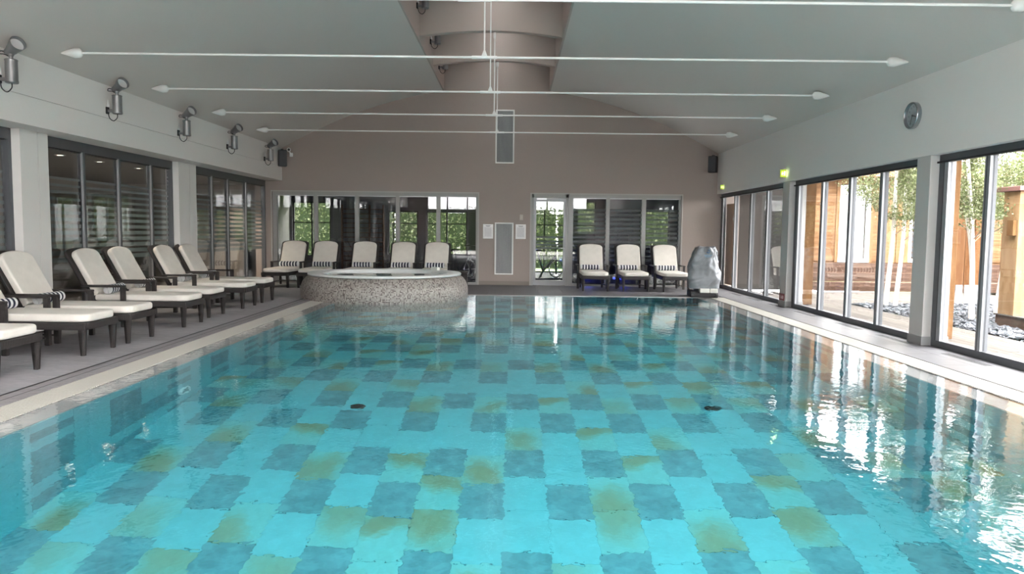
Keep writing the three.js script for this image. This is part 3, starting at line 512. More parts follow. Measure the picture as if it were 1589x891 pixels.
// ---------------------------------------------------------------- wall fittings
// tall air grilles on the far wall
for (const [y0, y1, x, lab] of [[3.35, 4.8, -0.265, 'tall white framed air grille high on the far wall'], [0.3, 1.735, -0.262, 'tall white framed air grille low on the far wall between two notices']]) {
  const t = thing('air_grille', lab, 'grille', [x, y0, ZF]); const h = y1 - y0, w = 0.257, f = 0.035;
  mesh('grille_frame', merge([rbox(-w, w, 0, f, 0, 0.03, 0.004), rbox(-w, w, h - f, h, 0, 0.03, 0.004), rbox(-w, -w + f, f, h - f, 0, 0.03, 0.004), rbox(w - f, w, f, h - f, 0, 0.03, 0.004)]), M.rodWhite, t);
  mesh('backing', box(-w + f, w - f, f, h - f, 0.001, 0.004), M.darkGrey, t);
  const n = 12, sg = box(-0.013, 0.013, f, h - f, -0.003, 0.003).rotateY(0.0); for (let k = 0; k < n; k++) { const m = mesh('slat', sg, M.frameLight2 ??= std({ color: lin(0.42, 0.43, 0.43), roughness: 0.5, metalness: 0.2 }), t); m.position.set(-w + f + (k + 0.5) * (2 * w - 2 * f) / n, 0, 0.015); m.rotation.y = 0.55; }
}
// two printed notices and a switch
const noticeTex = (seed) => canvasTex(256, 384, (c, w, h) => { const r = rng(seed); c.fillStyle = '#e6e4e4'; c.fillRect(0, 0, w, h); c.fillStyle = '#77777c'; c.fillRect(60, 26, 136, 14); c.fillRect(84, 48, 88, 8); c.fillStyle = '#9a9aa0'; for (let y = 76; y < h - 40; y += 13) { let x = 26; while (x < w - 40) { const q = 8 + r() * 26; c.fillRect(x, y, Math.min(q, w - 26 - x), 5); x += q + 6; } } });
[[-0.705, 1.49, 3, 'white printed notice left of the low wall grille'], [0.195, 1.49, 4, 'white printed notice right of the low wall grille']].forEach(([x, y, s, lab]) => {
  const t = thing('notice_board', lab, 'sign', [x, y, ZF]); mesh('panel', rbox(-0.14, 0.14, -0.2, 0.2, 0, 0.012, 0.005), M.rodWhite, t);
  const p = mesh('printed_sheet', new THREE.PlaneGeometry(0.25, 0.37).translate(0, 0, 0.0135), std({ map: noticeTex(s), roughness: 0.35 }), t);
});
{ const t = thing('wall_switch', 'small beige switch plate above the right notice', 'switch', [0.21, 1.885, ZF]); mesh('plate', rbox(-0.045, 0.045, -0.075, 0.075, 0, 0.014, 0.005), std({ color: lin(0.5, 0.45, 0.41), roughness: 0.5 }), t); mesh('rocker', rbox(-0.022, 0.022, -0.035, 0.035, 0.012, 0.02, 0.004), std({ color: lin(0.55, 0.5, 0.46), roughness: 0.4 }), t); }
// clock on the right wall, about twenty-five to four
{
  const t = thing('wall_clock', 'round wall clock with grey dial and chrome rim on the right wall', 'clock', [XR, 3.17, -10.5], -PI / 2);
  const face = canvasTex(512, 512, (c, w) => { c.fillStyle = '#aab0b4'; c.fillRect(0, 0, w, w); c.translate(w / 2, w / 2); c.fillStyle = '#4a4f55'; c.font = 'bold 58px sans-serif'; c.textAlign = 'center'; c.textBaseline = 'middle'; for (let k = 1; k <= 12; k++) { const a = k * PI / 6; c.fillText(String(k), Math.sin(a) * 190, -Math.cos(a) * 190); } });
  mesh('case', new THREE.LatheGeometry([[0.17, 0], [0.182, 0.004], [0.185, 0.05], [0.18, 0.065], [0.172, 0.068], [0.168, 0.055], [0.166, 0.02]].map((p) => new THREE.Vector2(...p)), 48).rotateX(PI / 2), std({ color: lin(0.35, 0.36, 0.38), roughness: 0.22, metalness: 0.9 }), t);
  mesh('dial', new THREE.CircleGeometry(0.168, 48).translate(0, 0, 0.022), std({ map: face, roughness: 0.5 }), t);
  const hand = (len, w, ang, z) => box(-w / 2, w / 2, -0.02, len, z, z + 0.003).rotateZ(-ang);
  mesh('hour_hand', hand(0.085, 0.012, 3.57 / 12 * 2 * PI, 0.03), M.black, t); mesh('minute_hand', hand(0.13, 0.007, 34 / 60 * 2 * PI, 0.036), M.black, t); mesh('hub', cyl(0.011, 0.011, 0.018, 16).rotateX(PI / 2).translate(0, 0, 0.034), M.black, t);
}
// emergency exit lights
const exitTex = canvasTex(128, 128, (c, w) => { c.fillStyle = '#9fb52a'; c.fillRect(0, 0, w, w); c.fillStyle = '#f4f7c8'; c.fillRect(78, 22, 36, 84); c.fillStyle = '#eef3b4'; c.beginPath(); c.arc(44, 36, 11, 0, 7); c.fill(); c.lineWidth = 12; c.strokeStyle = '#eef3b4'; c.beginPath(); c.moveTo(46, 52); c.lineTo(36, 78); c.lineTo(18, 98); c.moveTo(38, 76); c.lineTo(58, 92); c.lineTo(54, 110); c.moveTo(44, 56); c.lineTo(66, 66); c.moveTo(44, 54); c.lineTo(22, 66); c.stroke(); });
[[-15.45, 2.745, 1, 'lit green emergency exit light above the right window pier'], [-19.95, 2.735, 0.75, 'small emergency exit light in the far right corner']].forEach(([z, y, s, lab], i) => {
  const t = thing('exit_sign', lab, 'exit sign', [XR, y, z]); 
  mesh('housing', rbox(-0.07 * s, 0, -0.1 * s, 0.1 * s, -0.16 * s, 0.1 * s, 0.02, 2), std({ color: lin(0.7, 0.68, 0.6), roughness: 0.5 }), t);
  const p = mesh('lit_face', new THREE.PlaneGeometry(0.12 * s, 0.15 * s).rotateY(0).translate(-0.06 * s - 0.0, 0, 0.1 * s + 0.002), std({ map: exitTex, emissive: 0xffffff, emissiveMap: exitTex, emissiveIntensity: i ? 0.07 : 0.17, roughness: 0.4 }), t);
  mesh('sign_back', rbox(-0.125 * s, 0, -0.08 * s, 0.08 * s, 0.06 * s, 0.1 * s, 0.008), std({ color: lin(0.62, 0.62, 0.4), roughness: 0.5 }), t);
  const l = new THREE.PointLight(lin(0.8, 1, 0.4), i ? 0.004 : 0.012, 3); l.position.set(-0.06 * s, 0, 0.13 * s); t.add(l);
});
// speakers in the far corners, camera above the left one
[[-6.27, 3.4, -20.22, 0.45, 'black wall speaker in the far left corner under the camera'], [5.36, 3.36, -20.22, -0.5, 'black wall speaker in the far right corner']].forEach(([x, y, z, a, lab]) => {
  const t = thing('wall_speaker', lab, 'speaker', [x, y, z], a); mesh('cabinet', rbox(-0.11, 0.11, -0.22, 0.22, -0.1, 0.09, 0.02, 2), M.black, t); mesh('speaker_grille', rbox(-0.1, 0.1, -0.2, 0.2, 0.085, 0.1, 0.006), M.darkGrey, t);
  mesh('mount', merge([box(-0.025, 0.025, 0.2, 0.25, -0.12, 0.02), box(-0.03, 0.03, -0.05, 0.05, -0.19, -0.09)]), M.darkGrey, t);
});
{
  const t = thing('security_camera', 'small white security camera above the left corner speaker', 'camera', [-6.12, 3.63, -20.3], 0.3);
  mesh('housing', merge([cyl(0.05, 0.05, 0.17, 18).rotateX(PI / 2).translate(0, 0, 0.03)]), M.rodWhite, t); mesh('lens', cyl(0.034, 0.034, 0.01, 18).rotateX(PI / 2).translate(0, 0, 0.118), M.black, t);
  mesh('bracket', merge([rod([0, -0.02, 0], [0.06, -0.1, -0.12], 0.018, 8), rbox(0.02, 0.11, -0.16, -0.06, -0.2, -0.11, 0.01)]), M.rodWhite, t);
}
// depth marker on the right pier
{
  const tx = canvasTex(256, 160, (c, w, h) => { c.fillStyle = '#7c1d20'; c.fillRect(0, 0, w, h); c.strokeStyle = '#c9a0a2'; c.lineWidth = 6; c.fillStyle = '#ecd2d2'; c.font = 'bold 104px sans-serif'; c.textAlign = 'center'; c.textBaseline = 'middle'; c.fillText('1.60', w / 2, h / 2 + 6); });
  const t = thing('depth_marker', 'small red depth marker low on the right pier', 'sign', [XR - 0.002, 0.205, -15.32], -PI / 2);
  mesh('plate', box(-0.14, 0.14, -0.07, 0.07, 0, 0.008), std({ color: lin(0.2, 0.02, 0.022), roughness: 0.4 }), t); mesh('print', new THREE.PlaneGeometry(0.27, 0.13).translate(0, 0, 0.0095), std({ map: tx, roughness: 0.4 }), t);
}

// ---------------------------------------------------------------- covered pool lift
{
  const t = thing('pool_lift', 'pool lift under a grey silver fabric cover at the far right pool corner', 'pool lift', [4.5, 0.012, -17.5], -0.1);
  const nU = 96, nV = 60, pos = [], uv = [], idx = [], rn = fbm(881, 5, 4);
  for (let j = 0; j <= nV; j++) for (let i = 0; i <= nU; i++) {
    const v = j / nV, a = i / nU * 2 * PI, y = 0.2 + 0.97 * Math.min(1, v / 0.86), cap = v > 0.86 ? 1 - (v - 0.86) / 0.14 : 1;
    const yy = Math.min(1, v / 0.86), w = 0.335 + 0.02 * Math.sin(yy * 3) - 0.12 * Math.pow(Math.max(0, yy - 0.3) / 0.7, 1.8), d = 0.27 - 0.06 * yy;
    const ca = Math.cos(a), sa = Math.sin(a), e = Math.pow(Math.pow(Math.abs(ca), 3.2) + Math.pow(Math.abs(sa), 3.2), -1 / 3.2);
    const wp = a + 0.9 * (rn(a / 6.283, yy * 0.7) - 0.5), fold = 0.15 * (rn(wp / 6.283 * 1.5, yy * 0.45 + 0.1) - 0.5) + 0.02 * Math.sin(wp * 5 + 2.4 * yy) * yy + 0.12 * (rn(wp / 6.283 * 3 + yy * 0.4, yy * 0.8) - 0.5) * (0.3 + 0.7 * yy);
    const k = (1 + fold / 0.3) * cap; const crumple = v > 0.8 ? 0.05 * (rn(a / 6.283 * 3, v) - 0.45) * Math.min(1, (v - 0.8) / 0.06) : 0;
    pos.push(w * e * ca * k + 0.06 * yy * yy * 0.6, y + crumple + (cap < 1 ? 0.02 * Math.sin(a * 5) * cap : 0), d * e * sa * k); uv.push(i / nU, v);
  }
  for (let j = 0; j < nV; j++) for (let i = 0; i < nU; i++) { const a = j * (nU + 1) + i, b = a + 1, c = a + nU + 1, d = c + 1; idx.push(a, c, b, b, c, d); }
  const g = new THREE.BufferGeometry(); g.setAttribute('position', new THREE.Float32BufferAttribute(pos, 3)); g.setAttribute('uv', new THREE.Float32BufferAttribute(uv, 2)); g.setIndex(idx); g.computeVertexNormals();
  const tx = canvasTex(1024, 512, (c, w, h) => { c.fillStyle = '#84878c'; c.fillRect(0, 0, w, h); c.strokeStyle = '#44698f'; c.lineWidth = 7; const cx = 236, cy = 120; c.beginPath(); c.arc(cx, cy, 17, 0.6, 5.4); c.stroke(); c.beginPath(); c.moveTo(cx - 4, cy + 8); c.quadraticCurveTo(cx + 8, cy - 6, cx + 22, cy + 12); c.stroke(); c.fillStyle = '#7f9db8'; c.fillRect(cx - 52, cy + 34, 104, 10); c.fillRect(cx - 40, cy + 50, 80, 8); });
  mesh('fabric_cover', g, phys({ map: tx, roughness: 0.42, metalness: 0.15, side: THREE.DoubleSide }), t);
  mesh('base_frame', merge([rbox(-0.34, 0.30, 0.0, 0.1, 0.16, 0.34, 0.02), rbox(-0.34, -0.2, 0.0, 0.14, -0.3, 0.3, 0.02), rbox(0.18, 0.3, 0.0, 0.12, -0.3, 0.3, 0.02), box(-0.2, 0.2, 0.02, 0.3, -0.15, 0.05)]), M.black, t);
  for (const [x, z] of [[-0.3, 0.3], [0.26, 0.3], [-0.3, -0.28], [0.26, -0.28]]) mesh('wheel', cyl(0.045, 0.045, 0.04, 18).rotateZ(PI / 2).translate(x, 0.045, z + 0.06), M.darkGrey, t);
  mesh('counterweight', rbox(-0.12, 0.11, 0.1, 0.205, 0.1, 0.31, 0.02, 2), std({ color: lin(0.78, 0.77, 0.72), roughness: 0.5 }), t); mesh('counterweight', rbox(0.118, 0.29, 0.1, 0.205, 0.1, 0.31, 0.02, 2), std({ color: lin(0.78, 0.77, 0.72), roughness: 0.5 }), t);
}

// ---------------------------------------------------------------- lounge corridor behind the left windows
{
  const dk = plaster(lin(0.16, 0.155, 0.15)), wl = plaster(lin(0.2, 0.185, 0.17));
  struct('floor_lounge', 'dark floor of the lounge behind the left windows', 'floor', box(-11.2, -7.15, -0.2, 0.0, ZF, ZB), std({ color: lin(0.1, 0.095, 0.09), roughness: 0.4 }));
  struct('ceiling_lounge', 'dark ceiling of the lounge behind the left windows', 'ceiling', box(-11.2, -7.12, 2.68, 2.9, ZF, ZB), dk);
  struct('wall_lounge_left', 'dark back wall of the lounge behind the left windows', 'wall', box(-11.2, -11.0, 0, 2.7, ZF, ZB), wl);
  struct('wall_lounge_far', 'end wall of the lounge behind the left windows', 'wall', box(-11.2, -7.12, 0, 2.9, ZF, ZF - 0.3), wl);
  struct('wall_lounge_back', 'rear end wall of the lounge behind the left windows', 'wall', box(-11.2, -7.12, 0, 2.9, ZB, ZB + 0.3), wl);
  [-12.38, -13.55, -14.95, -18.85, -19.9].forEach((z, i) => {
    const t = thing('ceiling_downlight', `lit recessed downlight seen through the left windows, ${ord[i]} from the front`, 'downlight', [-7.52, 2.68, z], 0, 'downlights in the lounge ceiling');
    mesh('trim_ring', new THREE.LatheGeometry([[0.062, 0], [0.085, 0], [0.085, -0.008], [0.07, -0.014], [0.06, -0.004]].map((p) => new THREE.Vector2(...p)), 24), M.frameLight, t);
    mesh('lamp_face', cyl(0.06, 0.06, 0.006, 24).translate(0, -0.004, 0), std({ color: 0xffffff, emissive: lin(1, 0.86, 0.66), emissiveIntensity: 6 }), t);
    const l = new THREE.SpotLight(lin(1, 0.86, 0.68), 9, 8, 0.9, 0.6); l.position.set(0, -0.02, 0); l.target.position.set(0, -2, 0); l.shadow.radius = 3; l.castShadow = true; t.add(l, l.target);
  });
  // lounge furniture glimpsed through the glass
  [-9.4, -12.2, -17.6].forEach((z, i) => {
    const t = thing('lounge_armchair', `dark armchair in the lounge behind the left windows, ${ord[i]} from the front`, 'armchair', [-9.4, 0, z], 0.3 + i * 0.4, 'armchairs in the lounge'), fm = std({ color: lin(0.13, 0.11, 0.1), roughness: 0.8 });
    mesh('seat', rbox(-0.35, 0.35, 0.2, 0.42, -0.35, 0.35, 0.05, 2), fm, t); mesh('backrest', rbox(-0.4, -0.22, 0.3, 0.9, -0.36, 0.36, 0.06, 2), fm, t); for (const s of [-1, 1]) mesh('armrest', rbox(-0.35, 0.32, 0.2, 0.6, s * 0.38 - 0.06, s * 0.38 + 0.06, 0.04, 2), fm, t);
    for (const [a, b] of [[1, 1], [1, -1], [-1, 1], [-1, -1]]) mesh('leg', cyl(0.02, 0.015, 0.2, 8).translate(a * 0.3, 0.1, b * 0.3), M.black, t);
  });
}

// ---------------------------------------------------------------- fitness room behind the far wall
const GZ = -27.2;
{
  const dk = plaster(lin(0.10, 0.10, 0.105)), wl = plaster(lin(0.2, 0.19, 0.18)), fl = std({ color: lin(0.12, 0.12, 0.125), roughness: 0.25 });
  struct('floor_gym', 'dark glossy floor of the fitness room behind the far wall', 'floor', box(-8.2, 6.2, -0.2, 0.0, ZF - 0.05, GZ - 0.2), fl);
  struct('ceiling_gym', 'dark ceiling of the fitness room', 'ceiling', box(-8.2, 6.2, 2.72, 2.95, ZF - 0.28, GZ - 0.2), dk);
  struct('wall_gym_left', 'left wall of the fitness room', 'wall', box(-8.4, -8.2, 0, 2.95, ZF - 0.28, GZ - 0.2), wl);
  struct('wall_gym_right', 'right wall of the fitness room', 'wall', box(6.2, 6.4, 0, 2.95, ZF - 0.28, GZ - 0.2), wl);
  const s = new THREE.Shape(); s.moveTo(-8.4, 0); s.lineTo(6.4, 0); s.lineTo(6.4, 2.95); s.lineTo(-8.4, 2.95); s.closePath();
  const holes = [[-8.1, -6.7, 0.5, 2.5], [-4.6, -3.5, 0.6, 2.2], [-3.2, -1.7, 0.6, 2.2], [0.25, 2.0, 0.0, 2.62], [2.3, 3.0, 1.2, 2.62], [4.6, 5.7, 1.0, 2.3]];
  for (const [a, b, c, d] of holes) { const h = new THREE.Path(); h.moveTo(a, c); h.lineTo(a, d); h.lineTo(b, d); h.lineTo(b, c); h.closePath(); s.holes.push(h); }
  struct('wall_gym_far', 'dark back wall of the fitness room with garden windows', 'wall', boxUV(extrude(s, 0.2).translate(0, 0, GZ - 0.2)), dk);
  holes.forEach(([a, b, c, d], i) => {
    const w = struct(`window_${++winNo}`, `garden window of the fitness room, ${['first', 'second', 'third', 'fourth', 'fifth', 'sixth'][i]} from the left`, 'window');
    mesh('frame', merge([box(a, b, c, c + 0.05, GZ - 0.13, GZ - 0.07), box(a, b, d - 0.05, d, GZ - 0.13, GZ - 0.07), box(a, a + 0.05, c, d, GZ - 0.13, GZ - 0.07), box(b - 0.05, b, c, d, GZ - 0.13, GZ - 0.07)]), M.black, w);
    mesh('pane', box(a + 0.05, b - 0.05, c + 0.05, d - 0.05, GZ - 0.105, GZ - 0.095), M.glass, w);
    const n = Math.max(1, Math.round((b - a) / 0.75)); for (let k = 1; k < n; k++) mesh('mullion', box(a + (b - a) * k / n - 0.025, a + (b - a) * k / n + 0.025, c + 0.05, d - 0.05, GZ - 0.13, GZ - 0.07), M.black, w);
    if (d - c > 1.3) mesh('transom', box(a + 0.05, b - 0.05, 1.72, 1.76, GZ - 0.13, GZ - 0.07), M.black, w);
  });
  // wall bars
  const wb = thing('wall_bars', 'wooden wall bars on the back wall of the fitness room', 'wall bars', [-5.5, 0, GZ + 0.12]);
  for (const x of [-0.75, -0.25, 0.25, 0.75]) mesh('upright', box(x - 0.03, x + 0.03, 0.02, 2.4, -0.06, 0.04), M.brownV, wb);
  for (let k = 0; k < 13; k++) mesh('rung', rod([-0.75, 0.2 + k * 0.17, 0.03], [0.75, 0.2 + k * 0.17, 0.03], 0.018, 8), M.brownV, wb);
  // treadmills with blue light strips
  [2.15, 3.15].forEach((x, i) => {
    const t = thing('treadmill', `dark treadmill with blue light strip behind the far right window, ${i ? 'right' : 'left'} one`, 'treadmill', [x, 0, -21.9], 0, 'treadmills in the fitness room');
    mesh('deck', rbox(-0.36, 0.36, 0.03, 0.17, -0.8, 0.8, 0.02), M.black, t); for (const s of [-1, 1]) mesh('upright', rod([s * 0.36, 0.1, -0.6], [s * 0.34, 1.25, -0.75], 0.03), M.darkGrey, t);
    mesh('console', rbox(-0.36, 0.36, 1.2, 1.45, -0.85, -0.72, 0.03), M.black, t); mesh('handrail', tube([[-0.34, 1.1, -0.72], [-0.34, 1.05, -0.3], [-0.3, 1.0, -0.2]], 0.02), M.darkGrey, t); mesh('handrail', tube([[0.34, 1.1, -0.72], [0.34, 1.05, -0.3], [0.3, 1.0, -0.2]], 0.02), M.darkGrey, t);
    mesh('light_strip', rbox(-0.3, 0.22, 0.17, 0.215, 0.74, 0.8, 0.01), std({ color: lin(0.02, 0.03, 0.3), emissive: lin(0.05, 0.08, 1), emissiveIntensity: 1.1 }), t);
    const l = new THREE.PointLight(lin(0.05, 0.08, 1), 0.12, 3); l.position.set(0, 0.24, 0.86); t.add(l);
  });
  // exercise bicycles
  [[-1.55, -21.7, 0.9], [0.95, -22.6, 0.5]].forEach(([x, z, a], i) => {
    const t = thing('exercise_bike', i ? 'exercise bicycle seen through the far glass door' : 'exercise bicycle behind the right light of the five-light window', 'exercise bike', [x, 0, z], a);
    mesh('flywheel', new THREE.TorusGeometry(0.25, 0.022, 10, 40).translate(0.42, 0.36, 0), M.chrome, t); const hub = [cyl(0.04, 0.04, 0.08, 14).rotateX(PI / 2).translate(0.42, 0.36, 0)]; for (let k = 0; k < 6; k++) hub.push(rod([0.42, 0.36, 0], [0.42 + 0.25 * Math.cos(k * PI / 3), 0.36 + 0.25 * Math.sin(k * PI / 3), 0], 0.008, 6)); mesh('spokes', merge(hub), M.silver, t);
    mesh('bike_frame', merge([rod([-0.4, 0.05, 0], [0.55, 0.05, 0], 0.035), rod([-0.4, 0.05, -0.25], [-0.4, 0.05, 0.25], 0.03), rod([0.55, 0.05, -0.25], [0.55, 0.05, 0.25], 0.03), rod([-0.05, 0.3, 0], [-0.25, 0.9, 0], 0.03), rod([-0.05, 0.3, 0], [0.4, 0.75, 0], 0.035), rod([0.4, 0.2, 0.05], [0.4, 1.05, 0.0], 0.03), rod([-0.05, 0.3, 0], [-0.2, 0.05, 0], 0.03)]), M.darkGrey, t);
    mesh('saddle', rbox(-0.42, -0.14, 0.9, 0.97, -0.09, 0.09, 0.03, 2), M.black, t); mesh('handlebar', merge([rod([0.4, 1.05, -0.22], [0.4, 1.05, 0.22], 0.016), rod([0.4, 1.05, 0.22], [0.62, 1.1, 0.2], 0.016), rod([0.4, 1.05, -0.22], [0.62, 1.1, -0.2], 0.016)]), M.black, t);
  });
}

// ---------------------------------------------------------------- leaves and birches
const leafG = (() => { const g = new THREE.BufferGeometry(); g.setAttribute('position', new THREE.Float32BufferAttribute([0, 0, 0, -0.5, 0.45, 0.08, 0, 1, 0, 0.5, 0.45, 0.08], 3)); g.setIndex([0, 3, 1, 1, 3, 2]); g.computeVertexNormals(); return g; })();
M.leaf = phys({ color: 0xffffff, roughness: 0.95, specularIntensity: 0.15, transmission: 0.35, thickness: 0, side: THREE.DoubleSide });
function foliage(parent, name, n, place, size, tones, seed) {
  const r = rng(seed), im = new THREE.InstancedMesh(leafG, M.leaf, n), o = new THREE.Object3D();
  for (let i = 0; i < n; i++) { const p = place(r); o.position.set(...p); o.rotation.set(r() * 6.28, r() * 6.28, r() * 6.28); const s = size * (0.6 + 0.8 * r()); o.scale.set(s * 0.75, s, s); o.updateMatrix(); im.setMatrixAt(i, o.matrix); const t = tones[Math.floor(r() * tones.length)], k = 0.75 + 0.5 * r(); im.setColorAt(i, lin(t[0] * k, t[1] * k, t[2] * k)); }
  im.name = name; im.castShadow = im.receiveShadow = true; im.userData.kind = 'stuff'; parent.add(im); return im;
}
const GREEN = [[0.15, 0.18, 0.075], [0.2, 0.23, 0.11], [0.105, 0.13, 0.055], [0.32, 0.34, 0.22]];
const DEEP = [[0.04, 0.055, 0.018], [0.055, 0.07, 0.028], [0.028, 0.04, 0.015], [0.075, 0.085, 0.045]];
const barkC = (() => { const r = rng(515), marks = Array.from({ length: 46 }, () => [r(), r(), 0.03 + 0.12 * r(), 0.004 + 0.012 * r()]); return dataTex(256, 1024, (u, v) => { let k = 1; for (const [a, b, w, h] of marks) { const d = Math.max(Math.abs(u - a) / w, Math.abs(v - b) / h); if (d < 1) k = 0.28 + 0.3 * nC(u * 3, v * 3); } const g = 0.95 + 0.08 * nA(u, v); return [0.93 * k * g, 0.91 * k * g, 0.87 * k * g]; }); })();
M.bark = std({ map: barkC, roughness: 0.8 });
M.twig = std({ color: lin(0.42, 0.36, 0.28), roughness: 0.9 });
function taper(pts, r0, r1, seg = 22, rad = 9) { const c = new THREE.CatmullRomCurve3(pts.map((p) => new THREE.Vector3(...p))), g = new THREE.TubeGeometry(c, seg, 1, rad), p = g.attributes.position, q = new THREE.Vector3(); for (let i = 0; i <= seg; i++) { const P = c.getPointAt(i / seg), r = r0 + (r1 - r0) * i / seg; for (let j = 0; j <= rad; j++) { const k = i * (rad + 1) + j; q.fromBufferAttribute(p, k).sub(P).multiplyScalar(r).add(P); p.setXYZ(k, q.x, q.y, q.z); } } return g; }
function birch(label, x, z, stems, n, seed, y0 = 1.85) {
  const t = thing('birch_tree', label, 'tree', [x, -0.02, z], 0, 'birches in the courtyard'), r = rng(seed), tips = [];
  stems.forEach(([dx, dz, lx, lz, h, rad]) => {
    const pts = [[dx, 0, dz], [dx + lx * 0.25 + 0.03, h * 0.3, dz + lz * 0.25], [dx + lx * 0.55 - 0.03, h * 0.6, dz + lz * 0.6], [dx + lx, h, dz + lz]];
    mesh('trunk', taper(pts, rad, rad * 0.25), M.bark, t); const c = new THREE.CatmullRomCurve3(pts.map((p) => new THREE.Vector3(...p))), tw = [];
    for (let k = 0; k < 16; k++) { const u = 0.3 + 0.68 * (k + r() * 0.7) / 16, P = c.getPoint(u), a = r() * 6.28, len = (0.35 + 0.75 * r()) * (1.15 - u * 0.5), E = [P.x + Math.cos(a) * len, P.y + len * (0.35 + 0.5 * r()), P.z + Math.sin(a) * len], mid = [P.x + Math.cos(a) * len * 0.5, P.y + len * 0.35, P.z + Math.sin(a) * len * 0.5]; tw.push(taper([[P.x, P.y, P.z], mid, E], 0.011, 0.003, 6, 5)); tips.push([P, mid, E]); }
    mesh('branches', merge(tw), M.twig, t);
  });
  foliage(t, 'leaves', n, (q) => { const [P, m, E] = tips[Math.floor(q() * tips.length)], u = 0.25 + 0.85 * q(), s = 0.16; let y = P.y + (E[1] - P.y) * u + (q() - 0.6) * s * 2; if (y < y0) y = y0 - 0.25 + q() * 2.6; return [P.x + (E[0] - P.x) * u + (q() - 0.5) * s * 2, y, P.z + (E[2] - P.z) * u + (q() - 0.5) * s * 2]; }, 0.042, GREEN, seed + 1);
}

// ---------------------------------------------------------------- courtyard on the right
{
  const d = struct('terrace_floor', 'pale weathered board terrace outside the right windows', 'terrace');
  mesh('joists', box(5.98, 30, -0.4, -0.075, -19.75, 12), M.darkGrey, d);
  const pl = [0, 1, 2].map((k) => boxUV(new THREE.BoxGeometry(0.136, 0.03, 4.98), 1, k * 0.37, k * 0.23));
  for (let i = 0; i < 10; i++) for (let j = 0; j < 4; j++) { const p = mesh('plank', pl[Math.floor(R() * 3)], R() < 0.5 ? M.paleZ : M.paleZ2, d); p.position.set(6.06 + i * 0.141, -0.035, -17.2 + j * 5 + (i % 2) * 1.2 - 0.0); }
  const p2 = [0, 1].map((k) => boxUV(new THREE.BoxGeometry(0.136, 0.03, 3.3), 1, k * 0.37, k * 0.23));
  for (let i = 0; i < 36; i++) { const p = mesh('plank', p2[i % 2], R() < 0.5 ? M.paleZ : M.paleZ2, d); p.position.set(7.47 + i * 0.141, -0.035, -18.1); }
  const sl = new THREE.InstancedMesh(new THREE.BoxGeometry(0.11, 0.014, 0.06), phys({ color: 0xffffff, roughness: 0.9, specularIntensity: 0.15 }), 20000), o = new THREE.Object3D(), r = rng(606);
  for (let i = 0; i < 20000; i++) { o.position.set(7.5 + r() * 4.2, -0.06 + r() * 0.06, -16.35 + r() * 7.5); o.rotation.set((r() - 0.5) * 0.9, r() * 6.28, (r() - 0.5) * 0.9); const s = 0.5 + r() * 0.9; o.scale.set(s, 0.6 + r(), s); o.updateMatrix(); sl.setMatrixAt(i, o.matrix); const k = 0.04 + 0.11 * r(); sl.setColorAt(i, lin(k, k * 1.03, k * 1.12)); }
  sl.name = 'slate_chips'; sl.castShadow = sl.receiveShadow = true; scene.add(sl); tag(sl, 'blue-grey slate chips covering the planting bed round the birches', 'gravel', null, 'stuff');
  struct('slate_bed_floor', 'dark ground under the slate chips', 'ground', box(7.43, 12, -0.074, -0.06, -16.4, 12), M.darkGrey);
}
// timber posts carrying the eaves, and the eaves
[[-10.85, 'honey coloured timber post outside the near right window bay'], [-15.95, 'honey coloured timber post outside the right bay beside the cedar house'], [-5.7, 'honey coloured timber post outside the window beside the viewer']].forEach(([z, lab]) => {
  const t = thing('timber_post', lab, 'post', [6.3, -0.02, z], 0, 'timber posts along the terrace'); mesh('shaft', rbox(-0.115, 0.115, 0.02, 2.86, -0.115, 0.115, 0.012, 2), M.honey, t); mesh('post_foot', box(-0.06, 0.06, 0, 0.03, -0.06, 0.06), M.darkGrey, t);
});
struct('roof_eaves', 'timber eaves over the terrace outside the right windows', 'eaves', box(5.95, 6.75, 2.86, 2.98, ZF - 0.3, ZB), M.cedarV2);
struct('roof_slab_right', 'roof edge above the right wall', 'roof', box(5.95, 6.25, 2.98, 4.2, ZF - 0.3, ZB), M.darkGrey);
// dark annex wall continuing the far gable outside
struct('wall_annex', 'dark grey outer wall beside the far right bay', 'wall', box(6.0, 8.16, -0.05, 3.2, -20.62, -20.9), phys({ color: lin(0.02, 0.019, 0.018), roughness: 1, specularIntensity: 0.1 }));
{ const t = thing('annex_door', 'narrow cedar door leaf outside the far right bay', 'door', [5.87, 0, -20.1], 0.0); mesh('leaf', rbox(-0.03, 0.03, 0.12, 2.3, -0.34, 0.3, 0.006), M.cedarV, t); mesh('hinge', merge([0.4, 1.9].map((y) => cyl(0.014, 0.014, 0.1, 8).translate(-0.03, y, 0.31))), M.chrome, t); }

